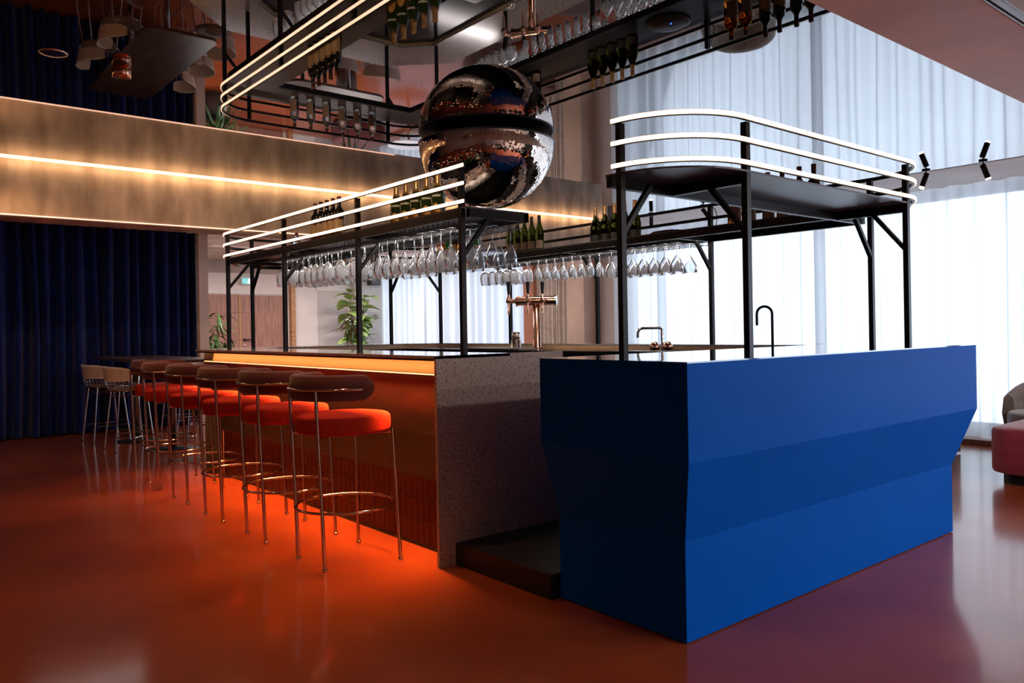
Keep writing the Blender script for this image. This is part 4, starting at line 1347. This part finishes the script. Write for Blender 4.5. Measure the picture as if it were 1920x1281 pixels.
speaker((8.48, 7.93, 2.44), math.radians(-90), 'black loudspeaker on the pale pier above the gold-foil bottles', (0.11, 0.07, 0.15))
speaker((8.50, 14.85, 2.34), 0, 'small black loudspeaker near the corner above the fig', (0.12, 0.09, 0.12))


# ceiling lamps
def ceiling_spot(x, y, tilt, rz, label):
    o = empty('ceiling_spotlight', (x, y, MZ), rz, label, 'spotlight', 'cylinder spotlights along the window edge')
    MB().lathe([(0.035, -0.012), (0.035, 0)], 16).tube([(0, 0, -0.01), (0, 0, -0.045)], 0.006, 8).build('mount', M['black_metal'], o)
    d = Vector((math.sin(tilt), 0, -math.cos(tilt)))
    c = Vector((0, 0, -0.05))
    MB().tube([c - d * 0.02, c + d * 0.11], 0.024, 14).build('body', M['black_metal'], o)
    MB().tube([c + d * 0.1105, c + d * 0.125], 0.022, 14).build('lens', M['lamp'], o)


ceiling_spot(7.66, 3.19, 0.35, math.radians(130), 'small cylinder spotlight right of the rack corner at the curtain edge')
ceiling_spot(7.64, 2.70, -0.35, math.radians(130), 'small cylinder spotlight nearest the right picture edge')
ceiling_spot(7.64, 6.47, 0.02, math.radians(130), 'small upright cylinder spotlight seen above the cocktail glasses')
ceiling_spot(7.66, 5.70, -0.6, math.radians(130), 'small tilted cylinder spotlight behind the cable post')
dl = empty('recessed_downlight', (0.770, 4.463, MZ), 0, 'recessed downlight glowing in the dark mirror ceiling at upper left', 'downlight', 'recessed downlights')
MB().lathe([(0.048, -0.002), (0.062, -0.004), (0.066, 0.0)], 28).build('trim_ring', M['chrome'], dl)
MB().lathe([(0.040, -0.0015), (0.0, -0.0016)], 20).build('lens', M['lamp'], dl)
ps = empty('surface_downlight', (1.088, 4.486, MZ), 0, 'short copper cylinder lamp under the mirror ceiling at upper left', 'downlight')
MB().lathe([(0.045, 0.0), (0.045, -0.055), (0.038, -0.058), (0.0, -0.045)], 24).build('body', M['copper'], ps)


for i, (px_, py_, pw_) in enumerate(FILL_PANELS):  # frames for the fill lights added to brighten the back of the room
    if i > 4: break
    o = empty('ceiling_panel_lamp', (px_, py_, MZ), 0, ['white ceiling panel lamp above the high table, hidden by the far beam', 'white ceiling panel lamp behind the beam over the second high table',
              'white ceiling panel lamp behind the beam nearest the windows', 'white ceiling panel lamp in front of the walnut doors', 'white ceiling panel lamp near the fig'][i], 'ceiling lamp', 'ceiling panel lamps beyond the beam')
    MB().box(-0.58, 0.58, -0.16, 0.16, -0.015, 0).build('frame', M['white_plastic'], o)


# ------------------------------------------------------------------ plants
def leaf_mesh(L, W, droop, n=6, fold=0.15):
    v, f = [], []
    for i in range(n + 1):
        t = i / n
        w = W * math.sin(PI * min(1, t * 0.96 + 0.02)) ** 0.8
        x = L * t
        z = -droop * t * t * L
        v += [(x, -w / 2, z + fold * w), (x, 0, z), (x, w / 2, z + fold * w)]
    for i in range(n):
        a = i * 3
        f += [(a, a + 3, a + 4, a + 1), (a + 1, a + 4, a + 5, a + 2)]
    return v, f


def plant(name, loc, label, stems, leafmat, L, W, lmin, lmax, count, droop, potr=0.17, poth=0.4, elev=(-0.2, 0.9), seed=1, names='leaf'):
    o = empty(name, loc, 0, label, 'plant')
    rnd = random.Random(seed)
    MB().lathe([(potr * 0.8, 0), (potr, poth), (potr - 0.015, poth), (potr - 0.02, poth - 0.03), (0, poth - 0.03)], 24).build('pot', M['pot'], o)
    MB().lathe([(potr - 0.021, poth - 0.029), (0, poth - 0.025)], 16).build('soil', M['soil'], o)
    st = MB()
    tips = []
    for (sx, sy, hh, lx, ly) in stems:
        pts = [(sx + lx * t, sy + ly * t, poth - 0.03 + (hh - poth) * t) for t in (0, 0.3, 0.6, 1.0)]
        st.tube(pts, [0.014, 0.012, 0.011, 0.008], 8)
        tips.append((Vector(pts[0]), Vector(pts[-1])))
    st.build('stem', M['bark'], o)
    var = []
    for k in range(4):
        s = 1 + 0.12 * (k - 1.5)
        v, f = leaf_mesh(L * s, W * s, droop * (0.7 + 0.3 * k))
        var.append(MB().add(v, f, True).mesh('leaf', M[leafmat]))
    for (a, b) in tips:
        for c in range(count):
            t = lmin + (lmax - lmin) * c / max(1, count - 1)
            p = a.lerp(b, t)
            lo = bpy.data.objects.new('leaf', var[rnd.randrange(4)])
            lo.parent = o
            lo.location = p
            lo.rotation_euler = (rnd.uniform(-0.3, 0.3), -rnd.uniform(*elev), c * 2.4 + rnd.uniform(-0.4, 0.4))
            COL.objects.link(lo)


plant('dragon_tree', (4.66, 13.4, 0), 'dark spiky dragon plant between the pale jamb and the walnut door', [(0, 0, 1.62, 0.02, 0.0), (0.03, 0.02, 1.05, 0.14, 0), (-0.03, 0, 1.35, -0.10, 0.05), (0.0, -0.04, 0.75, 0.05, -0.1)], 'leaf', 0.36, 0.042, 0.45, 1.0, 44, 0.9, elev=(-0.3, 1.2), seed=4)
plant('fiddle_leaf_fig', (7.74, 14.3, 0), 'tall fiddle-leaf fig with big pale green leaves by the grey wall', [(0.0, 0, 2.05, -0.12, 0.0), (0.03, 0, 1.95, 0.20, 0.02), (0, 0.02, 1.6, 0.03, -0.05)], 'leaf_light', 0.29, 0.25, 0.30, 1.0, 24, 0.35, elev=(-0.1, 0.8), seed=9, potr=0.22)
plant('yucca', (5.85, 10.95, 0), 'dark yucca behind the second high table, crown seen in the mirror', [(0, 0, 1.45, 0.02, 0.0)], 'leaf', 0.22, 0.035, 0.84, 1.0, 26, 0.9, elev=(-0.3, 1.2), seed=6)
